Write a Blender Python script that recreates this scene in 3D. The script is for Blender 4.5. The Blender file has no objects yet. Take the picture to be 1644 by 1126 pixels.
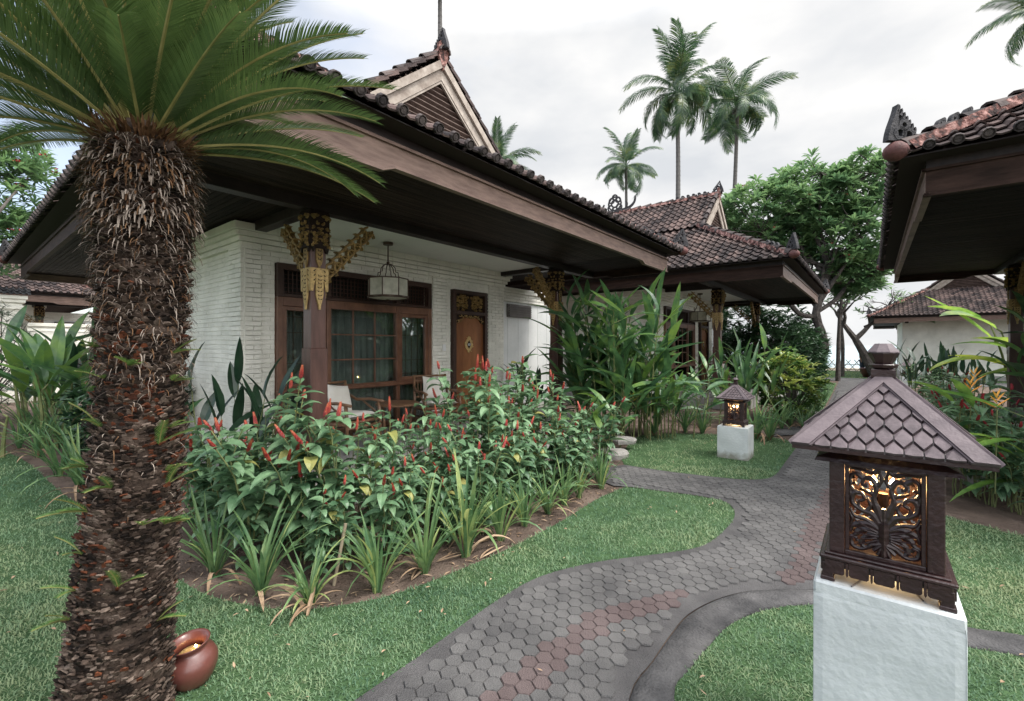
import bpy, math, random
import numpy as np
from mathutils import Vector, Matrix
random.seed(7); NPR = np.random.default_rng(11)
PI = math.pi; rad = math.radians
sin, cos = math.sin, math.cos
SC = bpy.context.scene; COL = SC.collection
# ------------------------------------------------------------ camera
cam_d = bpy.data.cameras.new('camera'); cam = bpy.data.objects.new('camera', cam_d); COL.objects.link(cam)
cam.location = (0, 0, 1.6); cam.rotation_euler = (rad(90), 0, 0)
cam_d.sensor_width = 36; cam_d.lens = 730/1644*36; cam_d.shift_y = -8/1644
cam_d.clip_start = .05; cam_d.clip_end = 5000
SC.camera = cam
# ------------------------------------------------------------ sky and sun
SUN_EL, SUN_AZ = rad(62), rad(112)      # azimuth from +Y, clockwise
W = bpy.data.worlds.new('World'); SC.world = W; W.use_nodes = True
nt = W.node_tree; nt.nodes.clear(); L_ = nt.links.new
def WN(t, **k):
    n = nt.nodes.new(t)
    for a, b in k.items(): setattr(n, a, b)
    return n
sky = WN('ShaderNodeTexSky', sky_type='NISHITA', sun_disc=False, sun_elevation=SUN_EL, sun_rotation=SUN_AZ)
bg1 = WN('ShaderNodeBackground'); bg1.inputs[1].default_value = .15; L_(sky.outputs[0], bg1.inputs[0])
tc = WN('ShaderNodeTexCoord'); mp = WN('ShaderNodeMapping'); mp.inputs['Scale'].default_value = (1, 1, 2.2); mp.inputs['Location'].default_value = (.3, .1, 0)
L_(tc.outputs['Generated'], mp.inputs[0])
nz = WN('ShaderNodeTexNoise'); nz.inputs['Scale'].default_value = 2.1; nz.inputs['Detail'].default_value = 7; nz.inputs['Roughness'].default_value = .55
L_(mp.outputs[0], nz.inputs['Vector'])
sep = WN('ShaderNodeSeparateXYZ'); L_(tc.outputs['Generated'], sep.inputs[0])
# cloud cover: thinner towards the left of the view
ad = WN('ShaderNodeMath', operation='MULTIPLY_ADD'); ad.inputs[1].default_value = .62; L_(sep.outputs['X'], ad.inputs[0]); L_(nz.outputs[0], ad.inputs[2])
cr = WN('ShaderNodeValToRGB'); cr.color_ramp.elements[0].position = .12; cr.color_ramp.elements[1].position = .5
cr.color_ramp.elements[0].color = (.5, .5, .5, 1)
L_(ad.outputs[0], cr.inputs[0])
nz2 = WN('ShaderNodeTexNoise'); nz2.inputs['Scale'].default_value = 3.3; nz2.inputs['Detail'].default_value = 6; L_(mp.outputs[0], nz2.inputs['Vector'])
cr2 = WN('ShaderNodeValToRGB'); e = cr2.color_ramp.elements
e[0].position = .32; e[0].color = (.36, .372, .39, 1); e[1].position = .58; e[1].color = (.49, .487, .483, 1)
L_(nz2.outputs[0], cr2.inputs[0])
zr = WN('ShaderNodeMapRange'); zr.inputs[1].default_value = .56; zr.inputs[2].default_value = .88; zr.inputs[3].default_value = 1.0; zr.inputs[4].default_value = 2.8  # extra sky brightness added overhead, above the frame, to lift the daylight
L_(sep.outputs['Z'], zr.inputs[0])
yr = WN('ShaderNodeMapRange'); yr.inputs[1].default_value = .22; yr.inputs[2].default_value = .8; yr.inputs[3].default_value = 1.0; yr.inputs[4].default_value = 3.4   # cloud brightness added on the sun's side, out of view right, to fill the porch
vd = WN('ShaderNodeVectorMath', operation='DOT_PRODUCT'); vd.inputs[1].default_value = (.82, -.57, 0); L_(tc.outputs['Generated'], vd.inputs[0]); L_(vd.outputs['Value'], yr.inputs[0]); ym = WN('ShaderNodeMath', operation='MULTIPLY'); L_(zr.outputs[0], ym.inputs[0]); L_(yr.outputs[0], ym.inputs[1])
bg2 = WN('ShaderNodeBackground'); L_(cr2.outputs[0], bg2.inputs[0]); L_(ym.outputs[0], bg2.inputs[1])
mx = WN('ShaderNodeMixShader'); L_(cr.outputs[0], mx.inputs[0]); L_(bg1.outputs[0], mx.inputs[1]); L_(bg2.outputs[0], mx.inputs[2])
out = WN('ShaderNodeOutputWorld'); L_(mx.outputs[0], out.inputs[0])
sd = bpy.data.lights.new('sun', 'SUN'); sd.energy = 1.5; sd.angle = rad(14); sd.color = (1, .95, .88)
sun = bpy.data.objects.new('sun', sd); COL.objects.link(sun)
sv = Vector((sin(SUN_AZ)*cos(SUN_EL), cos(SUN_AZ)*cos(SUN_EL), sin(SUN_EL)))
sun.rotation_euler = sv.to_track_quat('Z', 'Y').to_euler(); sun.location = (0, 0, 30)
SC.view_settings.view_transform = 'Standard'; SC.view_settings.look = 'None'; SC.view_settings.gamma = 1
SC.view_settings.exposure = 1.06
SC.cycles.max_bounces = 6; SC.cycles.diffuse_bounces = 3; SC.cycles.transparent_max_bounces = 12
SC.cycles.use_denoising = True
SC.cycles.sample_clamp_indirect = 4

# ------------------------------------------------------------ helpers
def G(px, py, z=0):
    d = (1.6-z)*730/(py-555); return ((px-822)/730*d, d)
class MB:
    def __init__(s): s.v = []; s.f = []; s.t = []; s.m = []
    def add(s, vs, fs, tint=.5, mi=0):
        b = len(s.v); s.v.extend(vs)
        if isinstance(tint, (list, tuple)): s.t.extend(tint)
        else: s.t.extend([tint]*len(vs))
        for f in fs: s.f.append(tuple(i+b for i in f)); s.m.append(mi)
    def build(s, name, mats, parent=None, smooth=False, loc=None):
        me = bpy.data.meshes.new(name); me.from_pydata([tuple(p) for p in s.v], [], s.f)
        if not isinstance(mats, (list, tuple)): mats = [mats]
        for m in mats: me.materials.append(m)
        me.polygons.foreach_set('material_index', s.m)
        a = me.color_attributes.new('tint', 'FLOAT_COLOR', 'POINT')
        t = np.array(s.t, dtype=np.float32); c = np.ones((len(t), 4), np.float32); c[:, 0] = t; c[:, 1] = t; c[:, 2] = t
        a.data.foreach_set('color', c.ravel())
        if smooth: me.polygons.foreach_set('use_smooth', [True]*len(me.polygons))
        me.update()
        o = bpy.data.objects.new(name, me); COL.objects.link(o)
        if parent: o.parent = parent
        if loc: o.location = loc
        return o
def tag(o, label=None, cat=None, group=None, kind=None):
    if label: o['label'] = label
    if cat: o['category'] = cat
    if group: o['group'] = group
    if kind: o['kind'] = kind
    return o
def thing(name, label, cat, loc=(0, 0, 0), rz=0, group=None):
    o = bpy.data.objects.new(name, None); COL.objects.link(o); o.location = loc; o.rotation_euler = (0, 0, rz)
    return tag(o, label, cat, group)
KIDS = {}
def copy_tree(o, parent=None):
    c = o.copy(); COL.objects.link(c)
    if parent: c.parent = parent
    for ch in list(o.children): copy_tree(ch, c)
    return c
def dup(root, loc, rz=0, sc=1, label=None, group=None, tilt=(0, 0)):
    c = copy_tree(root); c.location = loc; c.rotation_euler = (tilt[0], tilt[1], rz)
    c.scale = (sc,)*3 if not isinstance(sc, tuple) else sc
    if label: c['label'] = label
    if group: c['group'] = group
    return c
BF = [(0, 3, 2, 1), (4, 5, 6, 7), (0, 1, 5, 4), (1, 2, 6, 5), (2, 3, 7, 6), (3, 0, 4, 7)]
def box(mb, x0, x1, y0, y1, z0, z1, tint=.5, mi=0, M=None):
    vs = [(x0, y0, z0), (x1, y0, z0), (x1, y1, z0), (x0, y1, z0), (x0, y0, z1), (x1, y0, z1), (x1, y1, z1), (x0, y1, z1)]
    if M is not None: vs = [tuple(M @ Vector(p)) for p in vs]
    mb.add(vs, BF, tint, mi)
def bbox(mb, x0, x1, y0, y1, z0, z1, b=.006, tint=.5, mi=0, M=None):
    "box with chamfered edges"
    vs = []; xs = (x0, x1); ys = (y0, y1); zs = (z0, z1)
    def P(i, j, k, ax):
        p = [xs[i], ys[j], zs[k]]; s = [1 if q == 0 else -1 for q in (i, j, k)]
        for a in range(3):
            if a != ax: p[a] += s[a]*b
        return tuple(p)
    idx = {}
    for i in (0, 1):
        for j in (0, 1):
            for k in (0, 1):
                for ax in range(3): idx[i, j, k, ax] = len(vs); vs.append(P(i, j, k, ax))
    fs = []
    q = [(0, 0), (1, 0), (1, 1), (0, 1)]
    for s in (0, 1):
        for ax in range(3):
            f = []
            for a, c in q:
                t = [0, 0, 0]; o = [d for d in range(3) if d != ax]; t[ax] = s; t[o[0]] = a; t[o[1]] = c
                f.append(idx[t[0], t[1], t[2], ax])
            if (s == 0) != (ax == 1): f.reverse()
            fs.append(tuple(f))
    for ax in range(3):      # edges along ax
        o = [d for d in range(3) if d != ax]
        for a in (0, 1):
            for c in (0, 1):
                t0 = [0, 0, 0]; t1 = [0, 0, 0]; t0[o[0]] = t1[o[0]] = a; t0[o[1]] = t1[o[1]] = c; t1[ax] = 1
                f = [idx[(*t0, o[0])], idx[(*t1, o[0])], idx[(*t1, o[1])], idx[(*t0, o[1])]]
                fs.append(tuple(f))
    for i in (0, 1):
        for j in (0, 1):
            for k in (0, 1): fs.append((idx[i, j, k, 0], idx[i, j, k, 1], idx[i, j, k, 2]))
    if M is not None: vs = [tuple(M @ Vector(p)) for p in vs]
    mb.add(vs, fs, tint, mi)
def tube(mb, pts, r, n=8, tint=.5, mi=0, cap=True, ref=None):
    pts = [Vector(p) for p in pts]
    if not isinstance(r, (list, tuple)): r = [r]*len(pts)
    vs = []; fs = []; X = None
    for i, p in enumerate(pts):
        d = (pts[min(i+1, len(pts)-1)]-pts[max(i-1, 0)]).normalized()
        if X is None: X = d.orthogonal().normalized() if ref is None else Vector(ref)
        X = (X-d*X.dot(d)).normalized(); Y = d.cross(X)
        for k in range(n):
            a = 2*PI*k/n; vs.append(tuple(p+(X*cos(a)+Y*sin(a))*r[i]))
    for i in range(len(pts)-1):
        for k in range(n): fs.append((i*n+k, i*n+(k+1) % n, (i+1)*n+(k+1) % n, (i+1)*n+k))
    if cap: fs.append(tuple(range(n))[::-1]); fs.append(tuple((len(pts)-1)*n+k for k in range(n)))
    mb.add(vs, fs, tint, mi)
def lathe(mb, prof, n=16, c=(0, 0, 0), tint=.5, mi=0):
    vs = []; fs = []
    for r, z in prof:
        for k in range(n): a = 2*PI*k/n; vs.append((c[0]+r*cos(a), c[1]+r*sin(a), c[2]+z))
    for i in range(len(prof)-1):
        for k in range(n): fs.append((i*n+k, i*n+(k+1) % n, (i+1)*n+(k+1) % n, (i+1)*n+k))
    mb.add(vs, fs, tint, mi)
def frame(o, ex, ey):
    ex = Vector(ex).normalized(); ey = Vector(ey).normalized(); en = ex.cross(ey).normalized(); o = Vector(o)
    return lambda x, y, n=0.0: tuple(o+ex*x+ey*y+en*n)
def plate(mb, poly, F, n0, n1, tint=.5, mi=0):
    k = len(poly); vs = [F(x, y, n0) for x, y in poly]+[F(x, y, n1) for x, y in poly]
    fs = [tuple(range(k))[::-1], tuple(range(k, 2*k))]+[(i, (i+1) % k, k+(i+1) % k, k+i) for i in range(k)]
    mb.add(vs, fs, tint, mi)
def clothoid(x, y, th, L, k0, k1, n=14):
    pts = [(x, y)]; th = rad(th)
    for i in range(n):
        t = (i+.5)/n; th += (k0+(k1-k0)*t)*L/n; x += cos(th)*L/n; y += sin(th)*L/n; pts.append((x, y))
    return pts
def ribbon(mb, pts, w, F, n0, n1, tint=.5, mi=0, rise=0.0):
    "carved strip: extruded polyline of varying width with a raised spine"
    k = len(pts); vs = []; fs = []
    for i, (x, y) in enumerate(pts):
        a = pts[max(i-1, 0)]; b = pts[min(i+1, k-1)]; dx, dy = b[0]-a[0], b[1]-a[1]; l = math.hypot(dx, dy) or 1
        nx, ny = -dy/l, dx/l; ww = (w(i/(k-1)) if callable(w) else w)/2
        vs += [F(x+nx*ww, y+ny*ww, n0), F(x-nx*ww, y-ny*ww, n0), F(x-nx*ww, y-ny*ww, n1), F(x, y, n1+rise), F(x+nx*ww, y+ny*ww, n1)]
    for i in range(k-1):
        for j in range(5): fs.append((i*5+j, i*5+(j+1) % 5, (i+1)*5+(j+1) % 5, (i+1)*5+j))
    fs.append((0, 1, 2, 3, 4)); fs.append(tuple((k-1)*5+j for j in range(5))[::-1])
    mb.add(vs, fs, tint, mi)
def SHP(kind):
    return {'lance': lambda t: max(.0, sin(PI*min(1, t**.75)))**.8*.98+.02*(1-t),
            'strap': lambda t: min(1, .55+t*2)*(1-t**5)*.97+.001,
            'ovate': lambda t: (sin(PI*t**.62)**.85 if t < 1 else 0)*.99+.01*(1-t),
            'obov': lambda t: (sin(PI*t**1.35)**.8 if 0 < t < 1 else 0)*.98+.04*(1-t)}[kind]
SH = {k: SHP(k) for k in ('lance', 'strap', 'ovate', 'obov')}
def leaf(mb, p, az, el, L, Wd, droop=.6, n=5, shape='lance', fold=.25, tint=.5, mi=0, roll=0.0, wave=0.0, curl=0.0):
    "leaf blade with a folded midrib; returns its tip"
    sh = SH[shape]; x, y, z = p; vs = []; ts = []
    ca, sa = cos(az), sin(az)
    for i in range(n+1):
        t = i/n; e = el-droop*t; w = Wd/2*sh(t)
        a2 = az+curl*t; ca, sa = cos(a2), sin(a2)
        sx, sy, sz = -sa*cos(roll), ca*cos(roll), sin(roll)
        up = fold*w+wave*sin(i*2.1)*w; nx, ny, nz = -sin(e)*ca, -sin(e)*sa, cos(e)
        vs.append((x+sx*w+nx*up, y+sy*w+ny*up, z+sz*w+nz*up)); vs.append((x, y, z)); vs.append((x-sx*w+nx*up, y-sy*w+ny*up, z-sz*w+nz*up))
        ts += [tint, tint, tint]
        if i < n:
            s = L/n; x += cos(e)*ca*s; y += cos(e)*sa*s; z += sin(e)*s
    fs = []
    for i in range(n): b = i*3; fs += [(b, b+1, b+4, b+3), (b+1, b+2, b+5, b+4)]
    mb.add(vs, fs, ts, mi); return (x, y, z)
R = random.uniform
# ------------------------------------------------------------ materials
def mat(name, c1, c2=None, rough=.7, nscale=6, bump=.0, bscale=None, spec=.35, trans=0, tint=1.0, metal=0, stretch=None, tc_=None, c3=None, coat=0, detail=5, lo=.3, hi=.7):
    "noise-mixed colours, modulated by the per-piece tint attribute"
    m = bpy.data.materials.new(name); m.use_nodes = True; t = m.node_tree; N = t.nodes; LK = t.links.new
    b = N['Principled BSDF']; b.inputs['Roughness'].default_value = rough; b.inputs['Specular IOR Level'].default_value = spec; b.inputs['Metallic'].default_value = metal
    if coat: b.inputs['Coat Weight'].default_value = coat; b.inputs['Coat Roughness'].default_value = .25
    tc = N.new('ShaderNodeTexCoord'); mp = N.new('ShaderNodeMapping'); LK(tc.outputs['Object'], mp.inputs[0])
    if stretch: mp.inputs['Scale'].default_value = stretch
    nz = N.new('ShaderNodeTexNoise'); nz.inputs['Scale'].default_value = nscale; nz.inputs['Detail'].default_value = detail; nz.inputs['Roughness'].default_value = .6; LK(mp.outputs[0], nz.inputs['Vector'])
    at = N.new('ShaderNodeAttribute'); at.attribute_name = 'tint'
    f = N.new('ShaderNodeMath'); f.operation = 'MULTIPLY_ADD'; f.inputs[1].default_value = tint; f.use_clamp = True
    s = N.new('ShaderNodeMath'); s.operation = 'SUBTRACT'; s.inputs[1].default_value = .5; LK(at.outputs['Fac'], s.inputs[0])
    mr = N.new('ShaderNodeMapRange'); mr.inputs[1].default_value = lo; mr.inputs[2].default_value = hi; LK(nz.outputs[0], mr.inputs[0])
    LK(s.outputs[0], f.inputs[0]); LK(mr.outputs[0], f.inputs[2])
    rp = N.new('ShaderNodeValToRGB'); e = rp.color_ramp.elements; e[0].color = (*c1, 1); e[1].color = (*(c2 or c1), 1)
    if c3: q = e.new(.5); q.color = (*c2, 1); e[2].color = (*c3, 1)
    LK(f.outputs[0], rp.inputs[0]); LK(rp.outputs[0], b.inputs['Base Color'])
    if bump:
        n2 = N.new('ShaderNodeTexNoise'); n2.inputs['Scale'].default_value = bscale or nscale*4; n2.inputs['Detail'].default_value = 4; LK(mp.outputs[0], n2.inputs['Vector'])
        bp = N.new('ShaderNodeBump'); bp.inputs['Strength'].default_value = bump; bp.inputs['Distance'].default_value = .02; LK(n2.outputs[0], bp.inputs['Height']); LK(bp.outputs[0], b.inputs['Normal'])
    if trans:
        tr = N.new('ShaderNodeBsdfTranslucent'); mxs = N.new('ShaderNodeMixShader'); mxs.inputs[0].default_value = trans
        hs = N.new('ShaderNodeHueSaturation'); hs.inputs['Value'].default_value = 1.5; hs.inputs['Hue'].default_value = .485; LK(rp.outputs[0], hs.inputs['Color'])
        LK(hs.outputs[0], tr.inputs[0]); LK(b.outputs[0], mxs.inputs[1]); LK(tr.outputs[0], mxs.inputs[2]); LK(mxs.outputs[0], N['Material Output'].inputs[0])
    return m
M = {}
M['soil'] = mat('soil', (.075, .055, .045), (.18, .135, .11), .95, 3, .9, 45, .1)
M['lawn'] = mat('lawn_soil', (.035, .07, .03), (.07, .125, .055), .95, 5, .6, 90, .1)
M['grass'] = mat('grass_blade', (.075, .155, .088), (.17, .265, .145), .55, 1.1, 0, None, .3, .3, .9, c3=(.27, .33, .18))
M['grass_dry'] = mat('grass_blade_dry', (.10, .15, .05), (.27, .30, .12), .6, 1.1, 0, None, .3, .3, .8)
M['mortar'] = mat('path_concrete', (.055, .053, .055), (.125, .12, .12), .9, 2.5, .8, 120, .25)
M['paver'] = mat('paver', (.074, .072, .073), (.152, .147, .144), .88, 2.2, .7, 130, .3, tint=.8)
M['paver_red'] = mat('paver_red', (.092, .068, .067), (.145, .112, .109), .88, 2.2, .7, 130, .3, tint=.8)
M['curb'] = mat('curb_concrete', (.028, .028, .030), (.135, .13, .13), .9, 3.4, .8, 70, .25)
M['stone'] = mat('stone_edge', (.16, .15, .14), (.36, .34, .32), .9, 5, .8, 30, .2)
M['tileroof'] = mat('clay_tile', (.026, .021, .022), (.070, .052, .049), .85, 1.3, .6, 40, .2, c3=(.135, .095, .086), tint=.9, lo=.36, hi=.64)
M['tile_back'] = mat('roof_underlay', (.03, .02, .018), None, .95, 4, 0)
M['cap'] = mat('ridge_cap', (.035, .03, .031), (.12, .098, .092), .9, 5, .6, 40, .25)
M['capred'] = mat('ridge_mortar', (.05, .035, .033), (.20, .095, .08), .9, 11, .8, 50, .2, c3=(.42, .25, .22), lo=.42, hi=.60)
M['boss'] = mat('red_terracotta_boss', (.055, .026, .024), (.19, .075, .068), .7, 6, .4, 50, .4)
M['horn'] = mat('black_terracotta', (.028, .028, .032), (.075, .072, .075), .8, 12, .7, 60, .35)
M['fascia_shaded'] = mat('shaded_brown_fascia', (.022, .013, .010), (.060, .034, .026), .7, 3, .25, 30, .15, stretch=(1.2, 1.2, 7))  # darker copy of the fascia wood; shade on side faces put in the colour
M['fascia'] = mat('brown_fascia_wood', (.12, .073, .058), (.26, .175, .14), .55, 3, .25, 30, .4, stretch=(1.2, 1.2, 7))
M['darkwood'] = mat('dark_wood', (.011, .008, .007), (.030, .020, .018), .5, 3, .2, 30, .4, stretch=(1, 6, 3))
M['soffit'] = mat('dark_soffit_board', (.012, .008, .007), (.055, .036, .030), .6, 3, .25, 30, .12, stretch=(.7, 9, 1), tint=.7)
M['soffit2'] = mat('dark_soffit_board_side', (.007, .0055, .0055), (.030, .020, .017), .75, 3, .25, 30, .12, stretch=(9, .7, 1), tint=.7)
M['post'] = mat('post_wood', (.055, .023, .018), (.125, .060, .046), .42, 3, .2, 30, .5, stretch=(4, 4, .6), coat=.2)
M['winwood'] = mat('window_wood', (.085, .036, .020), (.19, .088, .05), .42, 4, .2, 30, .5, stretch=(2, 2, 1), coat=.2)
M['winwooddk'] = mat('window_transom_wood', (.028, .013, .009), (.06, .03, .02), .5, 4, .2, 30, .4)
M['door'] = mat('door_panel_wood', (.15, .055, .020), (.30, .125, .048), .5, 2.2, .15, 30, .3, stretch=(2, 2, .5))
M['gable'] = mat('weathered_pale_wood', (.22, .18, .15), (.42, .37, .32), .8, 5, .3, 40, .3, stretch=(1.5, 1.5, 1.5))
M['slat'] = mat('gable_slat', (.075, .05, .042), (.17, .12, .10), .7, 6, .3, 40, .3)
M['brick'] = mat('white_painted_brick', (.66, .65, .58), (.87, .855, .78), .75, 2.0, .5, 55, .3, tint=.5)
M['plaster'] = mat('white_plaster', (.62, .64, .63), (.78, .79, .78), .8, 1.6, .25, 25, .3)
M['ceil'] = mat('white_ceiling', (.76, .77, .73), (.82, .83, .79), .85, 1.5, .05, 25, .2)
M['pedestal'] = mat('white_rough_plaster', (.50, .53, .53), (.66, .69, .69), .85, 2.2, .28, 34, .25)
M['floor'] = mat('porch_floor', (.22, .21, .20), (.33, .32, .30), .5, 3, .2, 60, .4)
M['gold'] = mat('gilded_carving', (.28, .18, .07), (.62, .44, .19), .42, 30, .6, 90, .5, metal=.25)
M['golddk'] = mat('aged_gilded_carving', (.11, .07, .025), (.44, .29, .105), .5, 30, .6, 90, .5, metal=.2)
M['recess'] = mat('dark_recess_wood', (.014, .009, .007), (.028, .016, .012), .7, 10, .3, 60, .2)
M['lantern'] = mat('maroon_lantern_wood', (.017, .007, .0075), (.042, .019, .018), .38, 9, .25, 60, .5, coat=.25)
M['shingle'] = mat('mauve_shingle', (.062, .046, .052), (.145, .112, .122), .6, 6, .2, 70, .4, stretch=(5, 5, 1.2), tint=.8)
M['shedge'] = mat('roof_board_wood', (.085, .064, .072), (.165, .13, .138), .55, 9, .12, 70, .4, stretch=(1.5, 1.5, 1.5))
M['terracotta'] = mat('glazed_terracotta', (.085, .028, .022), (.15, .052, .042), .34, 4, .08, 40, .5, coat=.3)
M['bamboo'] = mat('bamboo_cane', (.11, .055, .028), (.24, .135, .075), .4, 9, .1, 30, .5)
M['cushion'] = mat('cream_fabric', (.62, .59, .53), (.74, .71, .65), .9, 5, .35, 220, .2)
M['iron'] = mat('bronze_iron', (.05, .03, .022), (.11, .07, .05), .45, 10, .1, 40, .5, metal=.4)
M['shade'] = mat('pale_stone_lampshade', (.42, .42, .34), (.66, .65, .56), .6, 7, .1, 30, .4, trans=.3)
M['curtain'] = mat('grey_green_curtain', (.12, .135, .13), (.21, .225, .215), .9, 4, .1, 60, .1)
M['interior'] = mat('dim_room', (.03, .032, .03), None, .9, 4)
M['plaque'] = mat('plaque_white', (.55, .58, .62), None, .5, 4)
M['black'] = mat('black_paint', (.01, .01, .01), None, .5, 4)
M['louvre'] = mat('grey_louvre_metal', (.09, .08, .075), (.16, .145, .135), .5, 5)
# foliage
M['ginger'] = mat('ginger_leaf', (.060, .130, .066), (.20, .33, .175), .42, 6, 0, None, .5, .22, .9)
M['gingery'] = mat('yellowed_ginger_leaf', (.20, .24, .07), (.38, .34, .11), .5, 6, 0, None, .4, .22, .9)
M['gstem'] = mat('ginger_stem', (.10, .12, .045), (.20, .22, .09), .6, 8)
M['gflower'] = mat('red_costus_bract', (.22, .018, .020), (.40, .045, .030), .45, 20, .3, 90, .5, c3=(.42, .13, .06))
M['lily'] = mat('strap_leaf', (.06, .14, .06), (.17, .28, .11), .45, 4, 0, None, .45, .3, .9, c3=(.36, .42, .15))
M['heli'] = mat('heliconia_leaf', (.028, .075, .034), (.08, .18, .068), .38, 4, 0, None, .55, .25, .9, c3=(.16, .28, .06))
M['helidark'] = mat('dark_broad_leaf', (.012, .035, .020), (.030, .072, .036), .3, 4, 0, None, .6, .12, .9)
M['banana'] = mat('banana_leaf', (.07, .17, .035), (.20, .36, .07), .4, 3, 0, None, .45, .4, .9, c3=(.40, .48, .08))
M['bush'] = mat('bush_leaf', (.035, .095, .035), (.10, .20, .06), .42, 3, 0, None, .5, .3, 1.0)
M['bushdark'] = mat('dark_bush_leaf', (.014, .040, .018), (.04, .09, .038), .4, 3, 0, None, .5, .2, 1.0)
M['bushyel'] = mat('variegated_bush_leaf', (.045, .12, .035), (.15, .27, .06), .42, 2, 0, None, .5, .3, 1.0, c3=(.50, .55, .16))
M['frangi'] = mat('frangipani_leaf', (.07, .15, .07), (.19, .32, .13), .42, 1.4, 0, None, .5, .4, 1.0)
M['bark'] = mat('grey_bark', (.035, .030, .027), (.12, .105, .095), .9, 9, .8, 30, .2)
M['palmtrunk'] = mat('palm_trunk', (.085, .082, .08), (.20, .19, .18), .9, 8, .6, 30, .2, stretch=(1, 1, 4))
M['palm'] = mat('coconut_leaf', (.022, .055, .028), (.065, .13, .055), .42, 1, 0, None, .5, .25, 1.0, c3=(.20, .24, .08))
M['cycad'] = mat('cycad_leaflet', (.028, .062, .018), (.085, .145, .042), .33, 3, 0, None, .55, .22, .9)
M['cycadrib'] = mat('cycad_rib', (.17, .16, .05), (.34, .31, .12), .5, 8)
M['scale'] = mat('cycad_leaf_base', (.014, .010, .008), (.072, .050, .038), .85, 14, .4, 60, .2, c3=(.17, .13, .105), tint=1.2)
M['scaler'] = mat('rusty_leaf_base', (.045, .016, .009), (.17, .058, .028), .85, 14, .4, 60, .2)
M['fibre'] = mat('dry_fibre', (.085, .064, .052), (.36, .30, .25), .85, 10, .3, 60, .2, tint=1.0)
M['fibrebrown'] = mat('brown_fibre', (.07, .035, .018), (.20, .11, .055), .85, 10, .3, 60, .2, tint=1.0)
M['pinkflower'] = mat('pink_blossom', (.55, .12, .09), (.75, .32, .22), .6, 9)
M['redflower'] = mat('red_ginger_flower', (.22, .012, .020), (.36, .035, .04), .5, 20, .3, 90)
M['orange'] = mat('orange_heliconia_bract', (.75, .28, .04), (.85, .45, .08), .45, 8)
M['yellow'] = mat('yellow_bract', (.65, .50, .05), (.75, .62, .12), .45, 8)
M['dead'] = mat('dry_leaf', (.22, .14, .085), (.42, .30, .20), .8, 8)
M['cane'] = mat('bamboo_stake', (.22, .18, .12), (.36, .30, .22), .6, 8)
M['skin'] = mat('skin', (.30, .17, .11), None, .6, 8); M['cloth_blue'] = mat('pale_blue_cloth', (.42, .50, .58), None, .9, 8); M['cloth_dark'] = mat('dark_cloth', (.035, .045, .065), None, .9, 8); M['hair'] = mat('dark_hair', (.01, .008, .007), None, .6, 8)
def emis(name, c, s):
    m = bpy.data.materials.new(name); m.use_nodes = True; b = m.node_tree.nodes['Principled BSDF']
    b.inputs['Emission Color'].default_value = (*c, 1); b.inputs['Emission Strength'].default_value = s; return m
M['bulb'] = emis('glowing_bulb', (1, .62, .25), 30)
def glassmat():
    m = bpy.data.materials.new('window_glass'); m.use_nodes = True; t = m.node_tree; N = t.nodes; LK = t.links.new; N.remove(N['Principled BSDF'])
    a = N.new('ShaderNodeBsdfTransparent'); a.inputs[0].default_value = (.88, .92, .90, 1); g = N.new('ShaderNodeBsdfGlossy'); g.inputs['Roughness'].default_value = .03; fr = N.new('ShaderNodeFresnel'); fr.inputs[0].default_value = 1.5
    mx = N.new('ShaderNodeMixShader'); LK(fr.outputs[0], mx.inputs[0]); LK(a.outputs[0], mx.inputs[1]); LK(g.outputs[0], mx.inputs[2]); LK(mx.outputs[0], N['Material Output'].inputs[0]); return m
M['glass'] = glassmat()
def watermat():
    m = mat('sea_water', (.30, .40, .44), (.40, .49, .52), .35, .05, .3, .8, .5); return m
M['water'] = watermat()
def grime(m, z1, c):
    t = m.node_tree; N = t.nodes; LK = t.links.new; b = N['Principled BSDF']; src = b.inputs['Base Color'].links[0].from_socket
    tc = N.new('ShaderNodeTexCoord'); sp = N.new('ShaderNodeSeparateXYZ'); LK(tc.outputs['Object'], sp.inputs[0]); nz = N.new('ShaderNodeTexNoise'); nz.inputs['Scale'].default_value = 14; nz.inputs['Detail'].default_value = 6; LK(tc.outputs['Object'], nz.inputs['Vector'])
    ma = N.new('ShaderNodeMath'); ma.operation = 'MULTIPLY_ADD'; ma.inputs[1].default_value = -z1*2; LK(nz.outputs[0], ma.inputs[0]); LK(sp.outputs['Z'], ma.inputs[2])
    mr = N.new('ShaderNodeMapRange'); mr.inputs[1].default_value = -z1*.7; mr.inputs[2].default_value = z1*.25; mr.inputs[3].default_value = .75; mr.inputs[4].default_value = 0; LK(ma.outputs[0], mr.inputs[0])
    mx = N.new('ShaderNodeMix'); mx.data_type = 'RGBA'; LK(mr.outputs[0], mx.inputs[0]); LK(src, mx.inputs[6]); mx.inputs[7].default_value = (*c, 1); LK(mx.outputs[2], b.inputs['Base Color'])
grime(M['pedestal'], .10, (.16, .15, .10)); grime(M['brick'], .22, (.30, .28, .22)); grime(M['plaster'], .25, (.28, .27, .22))
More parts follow.
